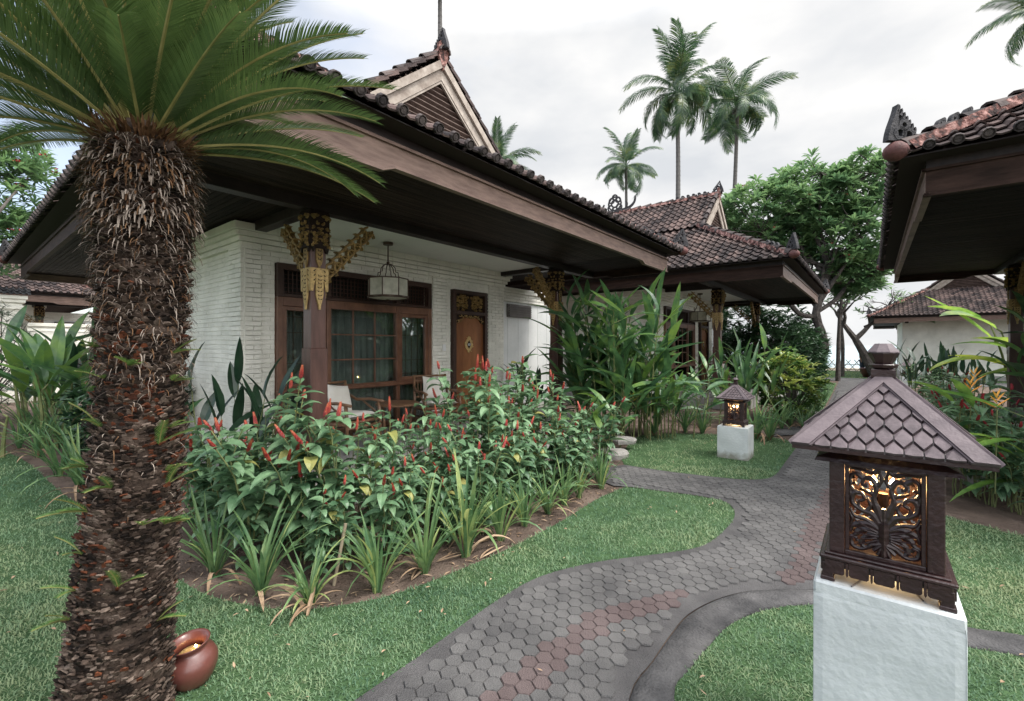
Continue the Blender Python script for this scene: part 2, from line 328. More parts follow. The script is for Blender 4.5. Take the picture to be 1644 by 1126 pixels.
# ------------------------------------------------------------ ground, paths, lawns
YA = rad(90-38.4)
u1 = Vector((cos(YA), sin(YA))); u2 = Vector((-sin(YA), cos(YA)))
def poly_obj(name, pts, z, m, kind='structure', th=0):
    mb = MB(); k = len(pts)
    if th: mb.add([(x, y, z) for x, y in pts]+[(x, y, z-th) for x, y in pts], [tuple(range(k))]+[(i, k+i, k+(i+1) % k, (i+1) % k) for i in range(k)])
    else: mb.add([(x, y, z) for x, y in pts], [tuple(range(k))])
    o = mb.build(name, m); o['kind'] = kind
    if o.data.polygons[0].normal.z < 0: o.data.flip_normals()
    return o
def inpoly(P, X, Y):
    r = np.zeros(X.shape, bool); n = len(P)
    for i in range(n):
        x1, y1 = P[i]; x2, y2 = P[(i+1) % n]
        if y1 == y2: continue
        c = ((y1 > Y) != (y2 > Y)) & (X < (x2-x1)*(Y-y1)/(y2-y1)+x1); r ^= c
    return r
def smooth_line(pts, n=4):
    o = []; k = len(pts)
    for i in range(k-1):
        p0, p1, p2, p3 = [np.array(pts[max(0, min(k-1, j))], float) for j in (i-1, i, i+1, i+2)]
        for s in range(n):
            t = s/n; o.append(tuple(.5*(2*p1+(p2-p0)*t+(2*p0-5*p1+4*p2-p3)*t*t+(3*p1-p0-3*p2+p3)*t**3)))
    o.append(tuple(pts[-1])); return o
def gl(l): return [G(*p) for p in l]
EDGE = 40.0      # land ends here along u1
def UV(a, b): return (u1.x*a+u2.x*b, u1.y*a+u2.y*b)
g = MB(); NG = []
corners = [UV(-600, -900), UV(EDGE, -900), UV(EDGE, 900), UV(-600, 900)]
g.add([(x, y, 0) for x, y in corners], [(0, 1, 2, 3)])
b0 = [UV(EDGE, -900), UV(EDGE+6, -900), UV(EDGE+6, 900), UV(EDGE, 900)]
g.add([(*b0[0], 0), (*b0[1], -1.9), (*b0[2], -1.9), (*b0[3], 0)], [(0, 1, 2, 3)])
tag(g.build('ground', M['soil']), kind='structure')
g = MB(); g.add([(*UV(EDGE+2, -4000), -1.2), (*UV(4000, -4000), -1.2), (*UV(4000, 4000), -1.2), (*UV(EDGE+2, 4000), -1.2)], [(0, 1, 2, 3)])
tag(g.build('sea', M['water']), kind='structure')
# surf
g = MB()
# main outline pieces (picture measurements turned into ground points)
left_edge = smooth_line([(-2.6, -2), (-1.9, .2), (-1.35, 1.2)]+gl([(575, 1126), (700, 1038), (800, 966), (870, 928), (960, 905), (1060, 892), (1125, 880), (1162, 855), (1180, 828), (1165, 808), (1120, 798), (1060, 790), (1015, 784)]))
branch_low = gl([(985, 782), (960, 772)])
branch_top = gl([(975, 752)])
lawnB_low = smooth_line(gl([(1003, 748), (1060, 757), (1150, 768), (1210, 772), (1242, 766), (1260, 745), (1284, 712)]))
path_up = gl([(1300, 692), (1318, 668), (1330, 650), (1340, 628), (1347, 612)])
XR = [(21.6, 23.2)]   # crossing path near the shore
right_edge = smooth_line([UV(20, -1.55-.0), UV(14, -1.62), UV(9, -1.75), (4.75, 5.25), (3.5, 3.75), (2.95, 3.05), (2.62, 2.6)])
def perp_off(p, d): return (p[0]+u2.x*d, p[1]+u2.y*d)
# path centre far part: recompute the right edge from the left edge so the width stays 1.3 m
far = [(x-u2.x*1.45, y-u2.y*1.45) for x, y in path_up[::-1]]
right_edge = smooth_line(far+[(5.55, 6.35), (4.6, 5.15), (3.55, 3.8), (2.98, 3.08), (2.62, 2.62)], 3)
band_in = smooth_line(gl([(1306, 950), (1255, 950), (1200, 953), (1150, 966), (1105, 990), (1075, 1025), (1048, 1065), (1010, 1126)])+[(.38, 1.5), (.25, .8), (.15, -2)])
path_poly = left_edge+branch_low+branch_top+lawnB_low+path_up+right_edge+[(2.3, 2.72)]+band_in
PATH = poly_obj('path', path_poly, .014, M['mortar'])
# crossing path by the shore and small branch slab behind lawn
cA, cB = G(1300, 612), G(1347, 612)
a0 = cB[0]*u1.x+cB[1]*u1.y; bb = cB[0]*u2.x+cB[1]*u2.y
poly_obj('path', [UV(a0-.1, bb+14), UV(a0-.1, bb-18), UV(a0+2.6, bb-18), UV(a0+2.6, bb+14)], .010, M['curb'])
poly_obj('path', [G(1242, 702), G(1297, 698), G(1305, 684), G(1235, 690)], .018, M['curb'])
# hexagonal pavers
def pavers():
    mb = MB(); f = .086; r = f/math.sqrt(3)
    P = path_poly; xs = [p[0] for p in P]; ys = [p[1] for p in P]
    red1 = gl([(810, 1126), (880, 1065), (935, 1020), (985, 990), (1040, 975), (1140, 962)]); red1 = [(.0, 1.7)]+red1
    red2 = gl([(1268, 950), (1290, 905), (1307, 860), (1328, 810), (1352, 768)])+[(5.1, 6.3), (8, 10.1)]
    segs = [(red1[i], red1[i+1]) for i in range(len(red1)-1)]+[(red2[i], red2[i+1]) for i in range(len(red2)-1)]
    nz_ = [(math.sin(i*1.7), math.cos(i*2.3)) for i in range(9)]
    cs = []
    for j in range(-30, 480):
        for i in range(-130, 130):
            a = j*r*1.5; b = (i+(j % 2)*.5)*f
            cs.append(UV(a-1, b+1))
    C = np.array(cs); ok = (C[:, 0] > min(xs)) & (C[:, 0] < max(xs)) & (C[:, 1] > 1.0) & (C[:, 1] < 16)
    C = C[ok]; ring = [UV(cos(PI/3*k)*(r+.05), sin(PI/3*k)*(r+.05)) for k in range(6)]
    keep = np.ones(len(C), bool)
    for dx, dy in ring: keep &= inpoly(P, C[:, 0]+dx, C[:, 1]+dy)
    C = C[keep]
    for cx, cy in C:
        d = min(dist_seg(cx, cy, *s) for s in segs)
        red = d < .075 and not (cy > 7 and random.random() < .5)
        h = .024+R(-.0022, .0022); tx, ty = R(-.02, .02), R(-.02, .02); rr = r*.985*R(.985, 1.0)
        vs = []
        for q, hh in ((rr, -.008), (rr-.0045, 0)):
            for k in range(6):
                x, y = UV(cos(PI/3*k)*q, sin(PI/3*k)*q); vs.append((cx+x, cy+y, h+hh+x*tx+y*ty))
        mb.add(vs, [(6, 7, 8, 9, 10, 11)]+[(k, (k+1) % 6, 6+(k+1) % 6, 6+k) for k in range(6)], R(.25, .75), 1 if red else 0)
    o = mb.build('pavers', [M['paver'], M['paver_red']], PATH)
def dist_seg(x, y, p, q):
    dx, dy = q[0]-p[0], q[1]-p[1]; t = max(0, min(1, ((x-p[0])*dx+(y-p[1])*dy)/(dx*dx+dy*dy))); return math.hypot(x-p[0]-dx*t, y-p[1]-dy*t)
pavers()
# raised concrete kerb curling round the near right lawn
band_out = smooth_line(gl([(1306, 974), (1262, 976), (1215, 986), (1172, 1006), (1140, 1038), (1110, 1075), (1082, 1126)])+[(.66, 1.5), (.55, .8), (.45, -2)])
def strip(name, A, B, prof, m):
    mb = MB(); n = len(A); k = len(prof); vs = []; fs = []
    for i in range(n):
        b = B[int(i*(len(B)-1)/(n-1))]
        for t, z in prof: vs.append((A[i][0]*(1-t)+b[0]*t, A[i][1]*(1-t)+b[1]*t, z))
    for i in range(n-1):
        for j in range(k-1): fs.append((i*k+j, i*k+j+1, (i+1)*k+j+1, (i+1)*k+j))
    mb.add(vs, fs); return tag(mb.build(name, m, smooth=True), kind='structure')
ext_in = smooth_line([G(1900, 1075), G(1644, 1024), G(1560, 1012), G(1440, 985), G(1306, 950)])
ext_out = smooth_line([G(1900, 1120), G(1644, 1058), G(1560, 1043), G(1440, 1012), G(1306, 974)])
strip('kerb', ext_in[:-1]+band_in, ext_out[:-1]+band_out, [(0, .005), (.08, .022), (.35, .03), (.8, .032), (1, .02), (1.0, 0)], M['curb'])
# lawns
bed1 = smooth_line(gl([(1002, 784), (960, 802), (905, 836), (830, 876), (740, 916), (640, 954), (560, 972), (480, 981), (400, 974), (330, 956), (285, 930)])+gl([(215, 880), (150, 830), (90, 785), (30, 735), (-60, 700)]))
lawnA = left_edge+bed1+[(-16, 10), (-30, 10), (-30, -2)]
lawnB = lawnB_low+smooth_line(gl([(1240, 703), (1190, 700), (1100, 697), (1035, 699), (1012, 712), (996, 735)]))
lawnC = band_out[::-1][0:0]+ext_out[:-1]+band_out+[(6, -2), (6, 1.2)]
bedR = smooth_line(gl([(1435, 742), (1462, 780), (1490, 812), (1530, 834), (1590, 848), (1644, 862)])+[(5.2, 3.4), (6.4, 2.6), (8, 1.2)])
lawnD = right_edge[-13:]+[(x, y) for x, y in ext_in[::-1][1:]]+[(8, 1.0)]+bedR[::-1]
lawnE = [G(1350, 616), G(1338, 640), G(1322, 662), G(1345, 618)]
lawn_far = [UV(a0+2.6, bb+16), UV(a0+2.6, bb-20), UV(35.4, bb-20), UV(35.4, bb+16)]
lawnE = [G(1343, 615), G(1335, 634), G(1322, 656), G(1310, 676), G(1285, 680), G(1270, 640), G(1285, 617)]
LAWNS = [('A', lawnA), ('B', lawnB), ('C', lawnC), ('D', lawnD), ('E', lawnE), ('F', lawn_far)]
for n_, P in LAWNS: poly_obj('lawn', P, .008, M['lawn'])
def grass(P, seed, m='grass', zb=.008, dmax=30):
    rng = np.random.default_rng(seed); P = np.array(P)
    allp = []
    rings = [(1.2, 3, 9000), (3, 4.2, 5000), (4.2, 6, 2400), (6, 9, 700), (9, 14, 280), (14, 30, 70)]
    V = []; T = []
    for r0, r1, dens in rings:
        x0, x1 = max(P[:, 0].min(), -r1*1.5-1.3), min(P[:, 0].max(), r1*1.5+1.3); y0, y1 = max(P[:, 1].min(), r0 if r0 > 1.2 else .3), min(P[:, 1].max(), r1)
        if x1 <= x0 or y1 <= y0: continue
        n = int((x1-x0)*(y1-y0)*dens)
        if n <= 0 or n > 4000000: n = min(max(n, 0), 4000000)
        X = rng.uniform(x0, x1, n); Y = rng.uniform(y0, y1, n)
        k = (Y >= r0 if r0 > 1.2 else Y > .3) & (Y < r1) & (np.abs(X) < Y*1.5+1.3) & inpoly(P.tolist(), X+rng.normal(0, .012, n), Y+rng.normal(0, .012, n)); X = X[k]; Y = Y[k]; n = len(X)
        sc = .8+.14*Y
        clump = np.sin(X*9.1+2*np.sin(Y*5.3))*np.cos(Y*8.7+2*np.sin(X*4.1))
        L = rng.uniform(.013, .030, n)*(1+.3*clump)*np.minimum(sc, 2.2); Wd = rng.uniform(.0026, .0048, n)*sc
        az = rng.uniform(0, 2*PI, n); el = rng.uniform(.25, 1.25, n)
        dx, dy = np.cos(az), np.sin(az); bx, by = -dy*Wd/2, dx*Wd/2
        z0 = np.full(n, zb)
        p0 = np.stack([X-bx, Y-by, z0], 1); p1 = np.stack([X+bx, Y+by, z0], 1)
        mx_ = X+dx*np.cos(el)*L*.5; my_ = Y+dy*np.cos(el)*L*.5; mz_ = zb+np.sin(el)*L*.55
        p2 = np.stack([mx_+bx, my_+by, mz_], 1); p3 = np.stack([mx_-bx, my_-by, mz_], 1)
        p4 = np.stack([X+dx*np.cos(el)*L*1.05, Y+dy*np.cos(el)*L*1.05, zb+np.sin(el)*L*.78], 1)
        V.append(np.stack([p0, p1, p2, p3, p4], 1).reshape(-1, 3))
        patch = .5+.22*np.sin(X*1.3+Y*.7+seed)*np.cos(Y*1.9-X*.6)+.15*clump
        big = .30*np.sin(X*.9+1.3*np.sin(Y*.8+seed))*np.sin(Y*1.1+X*.35)
        T.append(np.repeat(np.clip(patch+big+rng.uniform(-.3, .3, n)+(rng.random(n) < .03)*.6, 0, 1.3), 5))
    V = np.concatenate(V); T = np.concatenate(T); n = len(V)//5
    me = bpy.data.meshes.new('grass'); me.vertices.add(len(V)); me.vertices.foreach_set('co', V.astype(np.float32).ravel())
    b = np.arange(n)*5
    li = np.stack([b, b+1, b+2, b+3, b+3, b+2, b+4], 1).ravel(); me.loops.add(len(li)); me.loops.foreach_set('vertex_index', li.astype(np.int32))
    me.polygons.add(2*n); st = np.stack([np.arange(n)*7, np.arange(n)*7+4], 1).ravel(); me.polygons.foreach_set('loop_start', st.astype(np.int32))
    me.update(calc_edges=True); me.materials.append(M[m])
    a = me.color_attributes.new('tint', 'FLOAT_COLOR', 'POINT'); c = np.ones((len(V), 4), np.float32); c[:, :3] = T[:, None]; a.data.foreach_set('color', c.ravel())
    o = bpy.data.objects.new('grass', me); COL.objects.link(o); return o, n
GL = {'A': 'short green grass of the lawn between path and ginger bed', 'B': 'short grass of the small lawn around the far lantern', 'C': 'tufty grass inside the grey kerb at the foot of the near lantern', 'D': 'short grass beside the right planting bed', 'E': 'grass strip left of the far path', 'F': 'dry yellowish grass near the shore fence'}
for i, (n_, P) in enumerate(LAWNS):
    o, n = grass(P, 3+i, 'grass_dry' if n_ == 'F' else 'grass'); print('grass', n_, n); tag(o, GL[n_], 'grass', kind='stuff')
# soil clods and litter in the beds
def litter():
    mb = MB()
    for i in range(2600):
        t = random.random(); 
        a = R(-1.7, 2.5); b = R(-2.75, -.7); x = -2.17+u1.x*a+u2.x*b; y = 5+u1.y*a+u2.y*b
        if inpoly(lawnA, np.array([x]), np.array([y]))[0] or inpoly(path_poly, np.array([x]), np.array([y]))[0]: continue
        s = R(.004, .016); q = [(x+R(-s, s), y+R(-s, s), R(0, s)) for _ in range(4)]
        if random.random() < .25: leaf(mb, (x, y, .006), R(0, 6.3), R(-.1, .3), R(.03, .08), R(.008, .02), .2, 2, 'lance', .3, R(0, 1), 1)
        else: mb.add(q+[(x, y, s*1.2)], [(0, 1, 4), (1, 2, 4), (2, 3, 4), (3, 0, 4)], R(0, 1), 0)
    tag(mb.build('soil_litter', [M['soil'], M['dead']]), 'soil crumbs and fallen leaves on the ginger bed', 'litter', kind='stuff')
litter()
def lawn_litter():
    mb = MB(); rr = random.Random(12)
    for i in range(420):
        y = 1.8+7*rr.random()**1.3; x = rr.uniform(-1.15, 1.15)*y
        on = [k for k, (n_, P) in enumerate(LAWNS) if inpoly(P, np.array([x]), np.array([y]))[0]] or (rr.random() < .12 and inpoly(path_poly, np.array([x]), np.array([y]))[0])
        if not on: continue
        leaf(mb, (x, y, .03), rr.uniform(0, 6.3), rr.uniform(-.2, .3), rr.uniform(.015, .05), rr.uniform(.006, .018), rr.uniform(-.5, .6), 3, 'lance', .5, rr.random(), 0, rr.uniform(-.4, .4))
    tag(mb.build('leaf_litter', M['dead']), 'small dry leaves and clippings scattered over lawn and path', 'litter', kind='stuff')
lawn_litter()
# ------------------------------------------------------------ roofs
PROF = [(0, 0), (.10, .030), (.24, .046), (.38, .030), (.48, .002), (.68, -.010), (.88, -.004), (1, 0)]
def tile_slope(mb, O, A, U, smin, smax, tmax, w=.19, ex=.22, seed=0, eave=True, caps=None, amp=1.0):
    "O eave point; A unit along eave; U unit up-slope; smin/smax functions of slope distance"
    rnd = random.Random(seed); O = Vector(O); A = Vector(A).normalized(); U = Vector(U).normalized(); Nn = A.cross(U).normalized()
    if Nn.z < 0: Nn = -Nn
    rows = int(tmax/ex)+1
    for j in range(rows):
        t0 = j*ex; t1 = min(t0+ex*1.12, tmax+.03)
        lo = smin(t0+.02); hi = smax(t0+.02)
        if hi-lo < .05: continue
        i0 = math.floor(lo/w)-1; i1 = math.ceil(hi/w)+1
        for i in range(i0, i1):
            s0 = i*w
            if s0+w < lo+.01 or s0 > hi-.01: continue
            jt = rnd.uniform(-.006, .006); lift = rnd.uniform(0, .007); sk = rnd.uniform(-.004, .004)
            vs = []
            for (t, base, S) in ((t0+jt, .034+lift, 0), (t1+jt, .004, 1)):
                l2, h2 = (lo, hi) if S == 0 else (smin(t1), smax(t1))
                for px, ph in PROF:
                    s = s0+px*w+sk*(1-S); s = min(max(s, l2), max(h2, l2)); vs.append(tuple(O+A*s+U*t+Nn*(ph*amp+base)))
            n = len(PROF)
            for px, ph in PROF:
                s = min(max(s0+px*w+sk, lo), hi); vs.append(tuple(O+A*s+U*(t0+jt+.003)+Nn*(ph*amp+.034+lift-.016)))
            fs = [(k, k+1, n+k+1, n+k) for k in range(n-1)]+[(2*n+k, 2*n+k+1, k+1, k) for k in range(n-1)]
            mb.add(vs, fs, rnd.gauss(.5, .28))
            if eave and j == 0 and caps is not None and lo < s0+.24*w < hi:
                c = O+A*(s0+.24*w)+U*(t0-.012)+Nn*(.034+lift+.016); 
                X = A; Y = Nn; D = -U; vv = [tuple(c+D*.012)]; r = .047
                for q, dd in ((.55, .012), (.62, .002), (.8, .002), (.86, .014), (1, .012), (1, -.03)):
                    for k in range(10): a = 2*PI*k/10; vv.append(tuple(c+X*cos(a)*r*q+Y*sin(a)*r*q+D*dd))
                ff = [(0, 1+k, 1+(k+1) % 10) for k in range(10)]
                for m_ in range(5):
                    for k in range(10): ff.append((1+m_*10+k, 1+(m_+1)*10+k, 1+(m_+1)*10+(k+1) % 10, 1+m_*10+(k+1) % 10))
                caps.add(vv, ff, rnd.gauss(.4, .2), 1)
def cap_line(mb, p0, p1, r=.085, L=.36, red=True, seed=1, mbase=0):
    rnd = random.Random(seed); p0 = Vector(p0); p1 = Vector(p1); d = (p1-p0); n = max(1, round(d.length/L)); d.normalize()
    S = d.cross(Vector((0, 0, 1))).normalized(); Nn = S.cross(d).normalized()
    if Nn.z < 0: Nn = -Nn
    l = (p1-p0).length/n
    for i in range(n):
        a = p0+d*(i*l-.03); b = p0+d*((i+1)*l+.02); vs = []; k = 7; j1 = rnd.uniform(-.008, .008)
        for q, rr, up in ((a, r*1.12, .03), (b, r*.86, .0)):
            for m in range(k): an = PI*m/(k-1); vs.append(tuple(q+S*(cos(an)*rr+j1)+Nn*(sin(an)*rr*1.05+up)))
        for m in range(k): an = PI*m/(k-1); vs.append(tuple(a+d*.005+S*(cos(an)*(r*1.12-.02)+j1)+Nn*(sin(an)*(r*1.12-.02)+.03)))
        fs = [(m, m+1, k+m+1, k+m) for m in range(k-1)]+[(2*k+m, 2*k+m+1, m+1, m) for m in range(k-1)]
        mb.add(vs, fs, rnd.gauss(.5, .25), 0)
    if red:   # mortar bed on both sides, ragged
        for sg in (-1, 1):
            m = max(2, int((p1-p0).length/.07)); vs = []
            for i in range(m+1):
                q = p0+d*((p1-p0).length*i/m); o1 = r*.93+rnd.uniform(-.004, .006); o2 = r*1.25+rnd.uniform(-.02, .02)
                vs += [tuple(q+S*sg*o1+Nn*.075), tuple(q+S*sg*o2+Nn*(-.02))]
            mb.add(vs, [(2*i, 2*i+1, 2*i+3, 2*i+2) for i in range(m)], .5, 1)
def scroll_crest(mb, F, x, s, n0=-.022, n1=.022, tint=.5):
    ribbon(mb, [(x+a*s, b*s) for a, b in clothoid(0, 0, 20, 1.5, 0, 9, 14)], lambda t: s*.26*(1-.4*t), F, n0, n1, tint)
    ribbon(mb, [(x+a*s, b*s) for a, b in clothoid(-.25, 0, 100, .9, -.5, -3.5, 10)], lambda t: s*.34*(1-.8*t), F, n0, n1, tint)
def corner_horn(o, d, name, parent, s=.30):
    "pierced horn standing on a hip corner, d = unit vector up the hip in plan"
    mb = MB(); F = frame(o, (d[0], d[1], 0), (0, 0, 1))
    ribbon(mb, [(a*s, b*s) for a, b in clothoid(-.30, -.1, 98, 1.35, -.9, .6, 12)], lambda t: s*.44*(1-.97*t)+.003, F, -.03, .03)
    for cx, cy, r in ((-.05, .18, .2), (.30, .12, .21), (.12, .48, .16), (.58, .0, .12)):
        ribbon(mb, [(cx*s+cos(a)*r*s, cy*s+sin(a)*r*s) for a in [2*PI*i/12 for i in range(13)]], s*.13, F, -.035, .035, .4)
    for i in range(7): ribbon(mb, [(a*s, b*s) for a, b in clothoid(-.12+.11*i, .95-.13*i, 60, .28, 0, 6, 6)], lambda t: s*.1*(1-.6*t), F, -.03, .03, .5)
    return mb.build(name, M['horn'], parent)
def roof_parts(par, x0, x1, y0, y1, ze, slope, slope2, run1, run2=None, seed=0, w=.19, ex=.22, gm='gable', horns=True, backgable=True):
    "half-hipped roof, ridge along y, gablets at both ends"
    hw = (x1-x0)/2; xc = (x0+x1)/2; k = math.tan(rad(slope)); cs = cos(rad(slope)); zg = ze+run1*k; gh = hw-run1; k2 = math.tan(rad(slope2)); cs2 = cos(rad(slope2)); zr = zg+gh*k2
    roof = MB(); caps = MB()
    lim = lambda a, b: (lambda t: a if t*cs < run1 else b)
    # sides
    for sx in (-1, 1):
        X = x0 if sx < 0 else x1
        Uv = (-sx*cs, 0, sin(rad(slope)))
        def smin(t): return min(t*cs, run1)
        def smax(t): return (y1-y0)-min(t*cs, run1)
        tile_slope(roof, (X, y0, ze), (0, 1, 0), Uv, smin, smax, run1/cs-.12, w, ex, seed+5+sx, True, roof)
        tile_slope(roof, (X-sx*(run1-.04), y0, zg+.015), (0, 1, 0), (-sx*cs2, 0, sin(rad(slope2))), lambda t: run1-.16, lambda t: (y1-y0)-run1+.16, gh/cs2, w, ex, seed+50+sx)
    for sy in (-1, 1):
        Y = y0 if sy < 0 else y1
        tile_slope(roof, (x0, Y, ze), (1, 0, 0), (0, -sy*cs, sin(rad(slope))), lambda t: min(t*cs, hw), lambda t: 2*hw-min(t*cs, hw), run1/cs+.05, w, ex, seed+9+sy, True, roof)
    ro = roof.build('roof', [M['tileroof'], M['cap']], par)
    # underlay
    e = .03; mb = MB()
    v = [(x0+e, y0+e, ze-.02), (x1-e, y0+e, ze-.02), (x1-e, y1-e, ze-.02), (x0+e, y1-e, ze-.02), (x0+run1, y0+run1, zg-.02), (x1-run1, y0+run1, zg-.02), (x1-run1, y1-run1, zg-.02), (x0+run1, y1-run1, zg-.02), (xc, y0+run1-.12, zr-.02), (xc, y1-run1+.12, zr-.02), (x0+run1, y0+run1-.12, zg-.02), (x1-run1, y0+run1-.12, zg-.02), (x1-run1, y1-run1+.12, zg-.02), (x0+run1, y1-run1+.12, zg-.02)]
    mb.add(v, [(0, 1, 5, 4), (1, 2, 6, 5), (2, 3, 7, 6), (3, 0, 4, 7), (10, 8, 9, 13), (8, 11, 12, 9), (3, 2, 1, 0)], .5)
    mb.build('underlay', M['tile_back'], ro)
    # hips and ridge
    cp = MB()
    for sx in (-1, 1):
        for sy in (-1, 1):
            X = x0 if sx < 0 else x1; Y = y0 if sy < 0 else y1
            cap_line(cp, (X-sx*.06, Y-sy*.06, ze+.06), (X-sx*run1, Y-sy*run1, zg+.05), .085, .34, True, seed+sx+3*sy)
            mb2 = MB()
            for i in range(7):
                pass
    cap_line(cp, (xc, y0+run1-.2, zr+.03), (xc, y1-run1+.2, zr+.03), .10, .36, True, seed+20)
    for sx in (-1, 1):   # gable rake caps
        for sy in (-1, 1):
            Y = (y0+run1-.1) if sy < 0 else (y1-run1+.1)
            cap_line(cp, (xc+sx*(gh+.03), Y, zg+.04), (xc+sx*.1, Y, zr+.01), .06, .34, False, seed+30)
    cp.build('ridge_cap', [M['cap'], M['capred']], ro)
    # gable boards
    for sy in (-1, 1):
        if sy > 0 and not backgable: continue
        Y = (y0+run1) if sy < 0 else (y1-run1); F = frame((xc, Y, zg), (1, 0, 0) if sy < 0 else (-1, 0, 0), (0, 0, 1)); H = zr-zg
        gb = MB()
        for wd, off, n0, n1 in ((.11, .02, .13, .175), (.14, .135, .09, .13), (.03, .28, .085, .12)):
            for s in (-1, 1):
                c = 1/cos(rad(slope2))
                def P(x, o): return (s*x, H*(1-x/gh)-o*c)
                xe = gh+.06; poly = [P(0, off), P(xe, off), P(xe, off+wd), P(0, off+wd)]
                plate(gb, poly if s > 0 else poly[::-1], F, n0, n1, .5+.1*s, 0)
        gb.build('bargeboard', M[gm], ro)
        sl = MB(); zz = .0
        while zz < H-.25:
            hx = (H-zz)/H*gh-.02
            vs = [F(-hx, zz, .02), F(hx, zz, .02), F(hx, zz+.035, .075), F(-hx, zz+.035, .075), F(-hx, zz-.014, .02), F(hx, zz-.014, .02), F(hx, zz+.021, .075), F(-hx, zz+.021, .075)]
            sl.add(vs, BF, R(.3, .7)); zz += .085
        sl.build('louvre_slat', M['slat'], ro)
        bk = MB(); bk.add([F(-gh, 0, -.01), F(gh, 0, -.01), F(0, H-.02, -.01)], [(0, 1, 2)]); bk.build('gable_back', M['tile_back'], ro)
    # ornaments
    if horns:
        for sx in (-1, 1):
            for sy in (-1, 1):
                X = x0 if sx < 0 else x1; Y = y0 if sy < 0 else y1; d = Vector((-sx, -sy, 0)).normalized()
                b = MB(); lathe(b, [(0, .10), (.05, .085), (.088, .045), (.100, 0), (.085, -.05), (.04, -.085), (0, -.09)], 14, (0, 0, 0)); 
                o = b.build('corner_boss', M['boss'], ro, True, (X+sx*.0, Y+sy*.0, ze+.05)); o.scale = (1.05, 1.05, .95)
                hn = corner_horn((X-sx*.02, Y-sy*.02, ze+.17), d, 'corner_horn', ro, .26)
                cr_ = MB(); F = frame((X-sx*.06, Y-sy*.06, ze+.145), (-sx, -sy, k), (0, 0, 1))
                for i in range(3): scroll_crest(cr_, F, .42+.16*i, .115)
                cr_.build('hip_crest', M['horn'], ro)
        for sy in (-1, 1):
            Y = (y0+run1-.2) if sy < 0 else (y1-run1+.2); dy = -sy
            corner_horn((xc, Y+dy*.05, zr+.13), (0, dy), 'ridge_horn', ro, .26)
            b = MB(); F = frame((xc, Y, zr+.12), (1, 0, 0), (0, 0, 1)); plate(b, [(-.10, -.12), (0, -.34), (.10, -.12), (.09, .08), (0, .16), (-.09, .08)], F, -.05*dy-.02, -.05*dy+.03, .5); b.build('gable_shield', M['capred'], ro)
            cr_ = MB(); F = frame((xc, Y, zr+.13), (0, dy, 0), (0, 0, 1))
            for i in range(6): scroll_crest(cr_, F, .45+.17*i, .12)
            cr_.build('ridge_crest', M['horn'], ro)
        yc = (y0+y1)/2; mb = MB(); F = frame((xc, yc, zr+.12), (0, 1, 0), (0, 0, 1))
        for cx, cy, r in ((0, .30, .13), (0, .30, .24), (-.16, .16, .1), (.16, .16, .1), (0, .08, .1), (-.12, .42, .09), (.12, .42, .09), (0, .52, .09)):
            ribbon(mb, [(cx+cos(a)*r, cy+sin(a)*r) for a in [2*PI*i/14 for i in range(15)]], .045, F, -.025, .025)
        for s in (-1, 1): ribbon(mb, [(s*a, b) for a, b in clothoid(.25, .02, 5, .75, 0, 4.5, 14)], lambda t: .12*(1-.6*t), F, -.02, .02); ribbon(mb, [(s*a, b) for a, b in clothoid(.35, .04, 30, .35, 2, 9, 8)], .05, F, -.02, .02)
        mb.build('ridge_medallion', M['horn'], ro)
    return ro
# ------------------------------------------------------------ walls
def bricks(mb, O, ex, en, L, z0, z1, holes=(), prot=0.0, seed=0, h=.062, bl=.23, ends=True):
    rnd = random.Random(seed); O = Vector(O); ex = Vector(ex); en = Vector(en); n = int(round((z1-z0)/h)); h = (z1-z0)/n
    for j in range(n):
        z = z0+j*h; x = -(j % 2)*bl*.5-rnd.random()*.03; rowp = rnd.uniform(-.0015, .0015)
        while x < L:
            xa = max(0, x); xb = min(L, x+bl); x += bl
            if xb-xa < .01: continue
            segs = [(xa, xb)]
            for hx0, hx1, hz0, hz1 in holes:
                if z+h*.5 > hz0 and z+h*.5 < hz1:
                    ns = []
                    for a, b in segs:
                        if b <= hx0 or a >= hx1: ns.append((a, b)); continue
                        if a < hx0: ns.append((a, hx0))
                        if b > hx1: ns.append((hx1, b))
                    segs = ns
            for a, b in segs:
                if b-a < .008: continue
                p = prot+.010+rowp+rnd.uniform(-.003, .003); dz = rnd.uniform(-.001, .001); g = .0026
                gb_ = g*.4
                vs = []
                for q, e_ in ((p-.004-.03-prot, 0), (p-.004, 0), (p, .0035)):
                    for xx, zz in ((a+gb_+e_, z+g+e_), (b-gb_-e_, z+g+e_), (b-gb_-e_, z+h-g-e_), (a+gb_+e_, z+h-g-e_)):
                        vs.append(tuple(O+ex*xx+en*q+Vector((0, 0, zz+dz))))
                fs = []
                for r_ in (0, 4):
                    for k in range(4): fs.append((r_+k, r_+(k+1) % 4, r_+4+(k+1) % 4, r_+4+k))
                fs.append((8, 9, 10, 11)); mb.add(vs, fs, rnd.gauss(.5, .2))
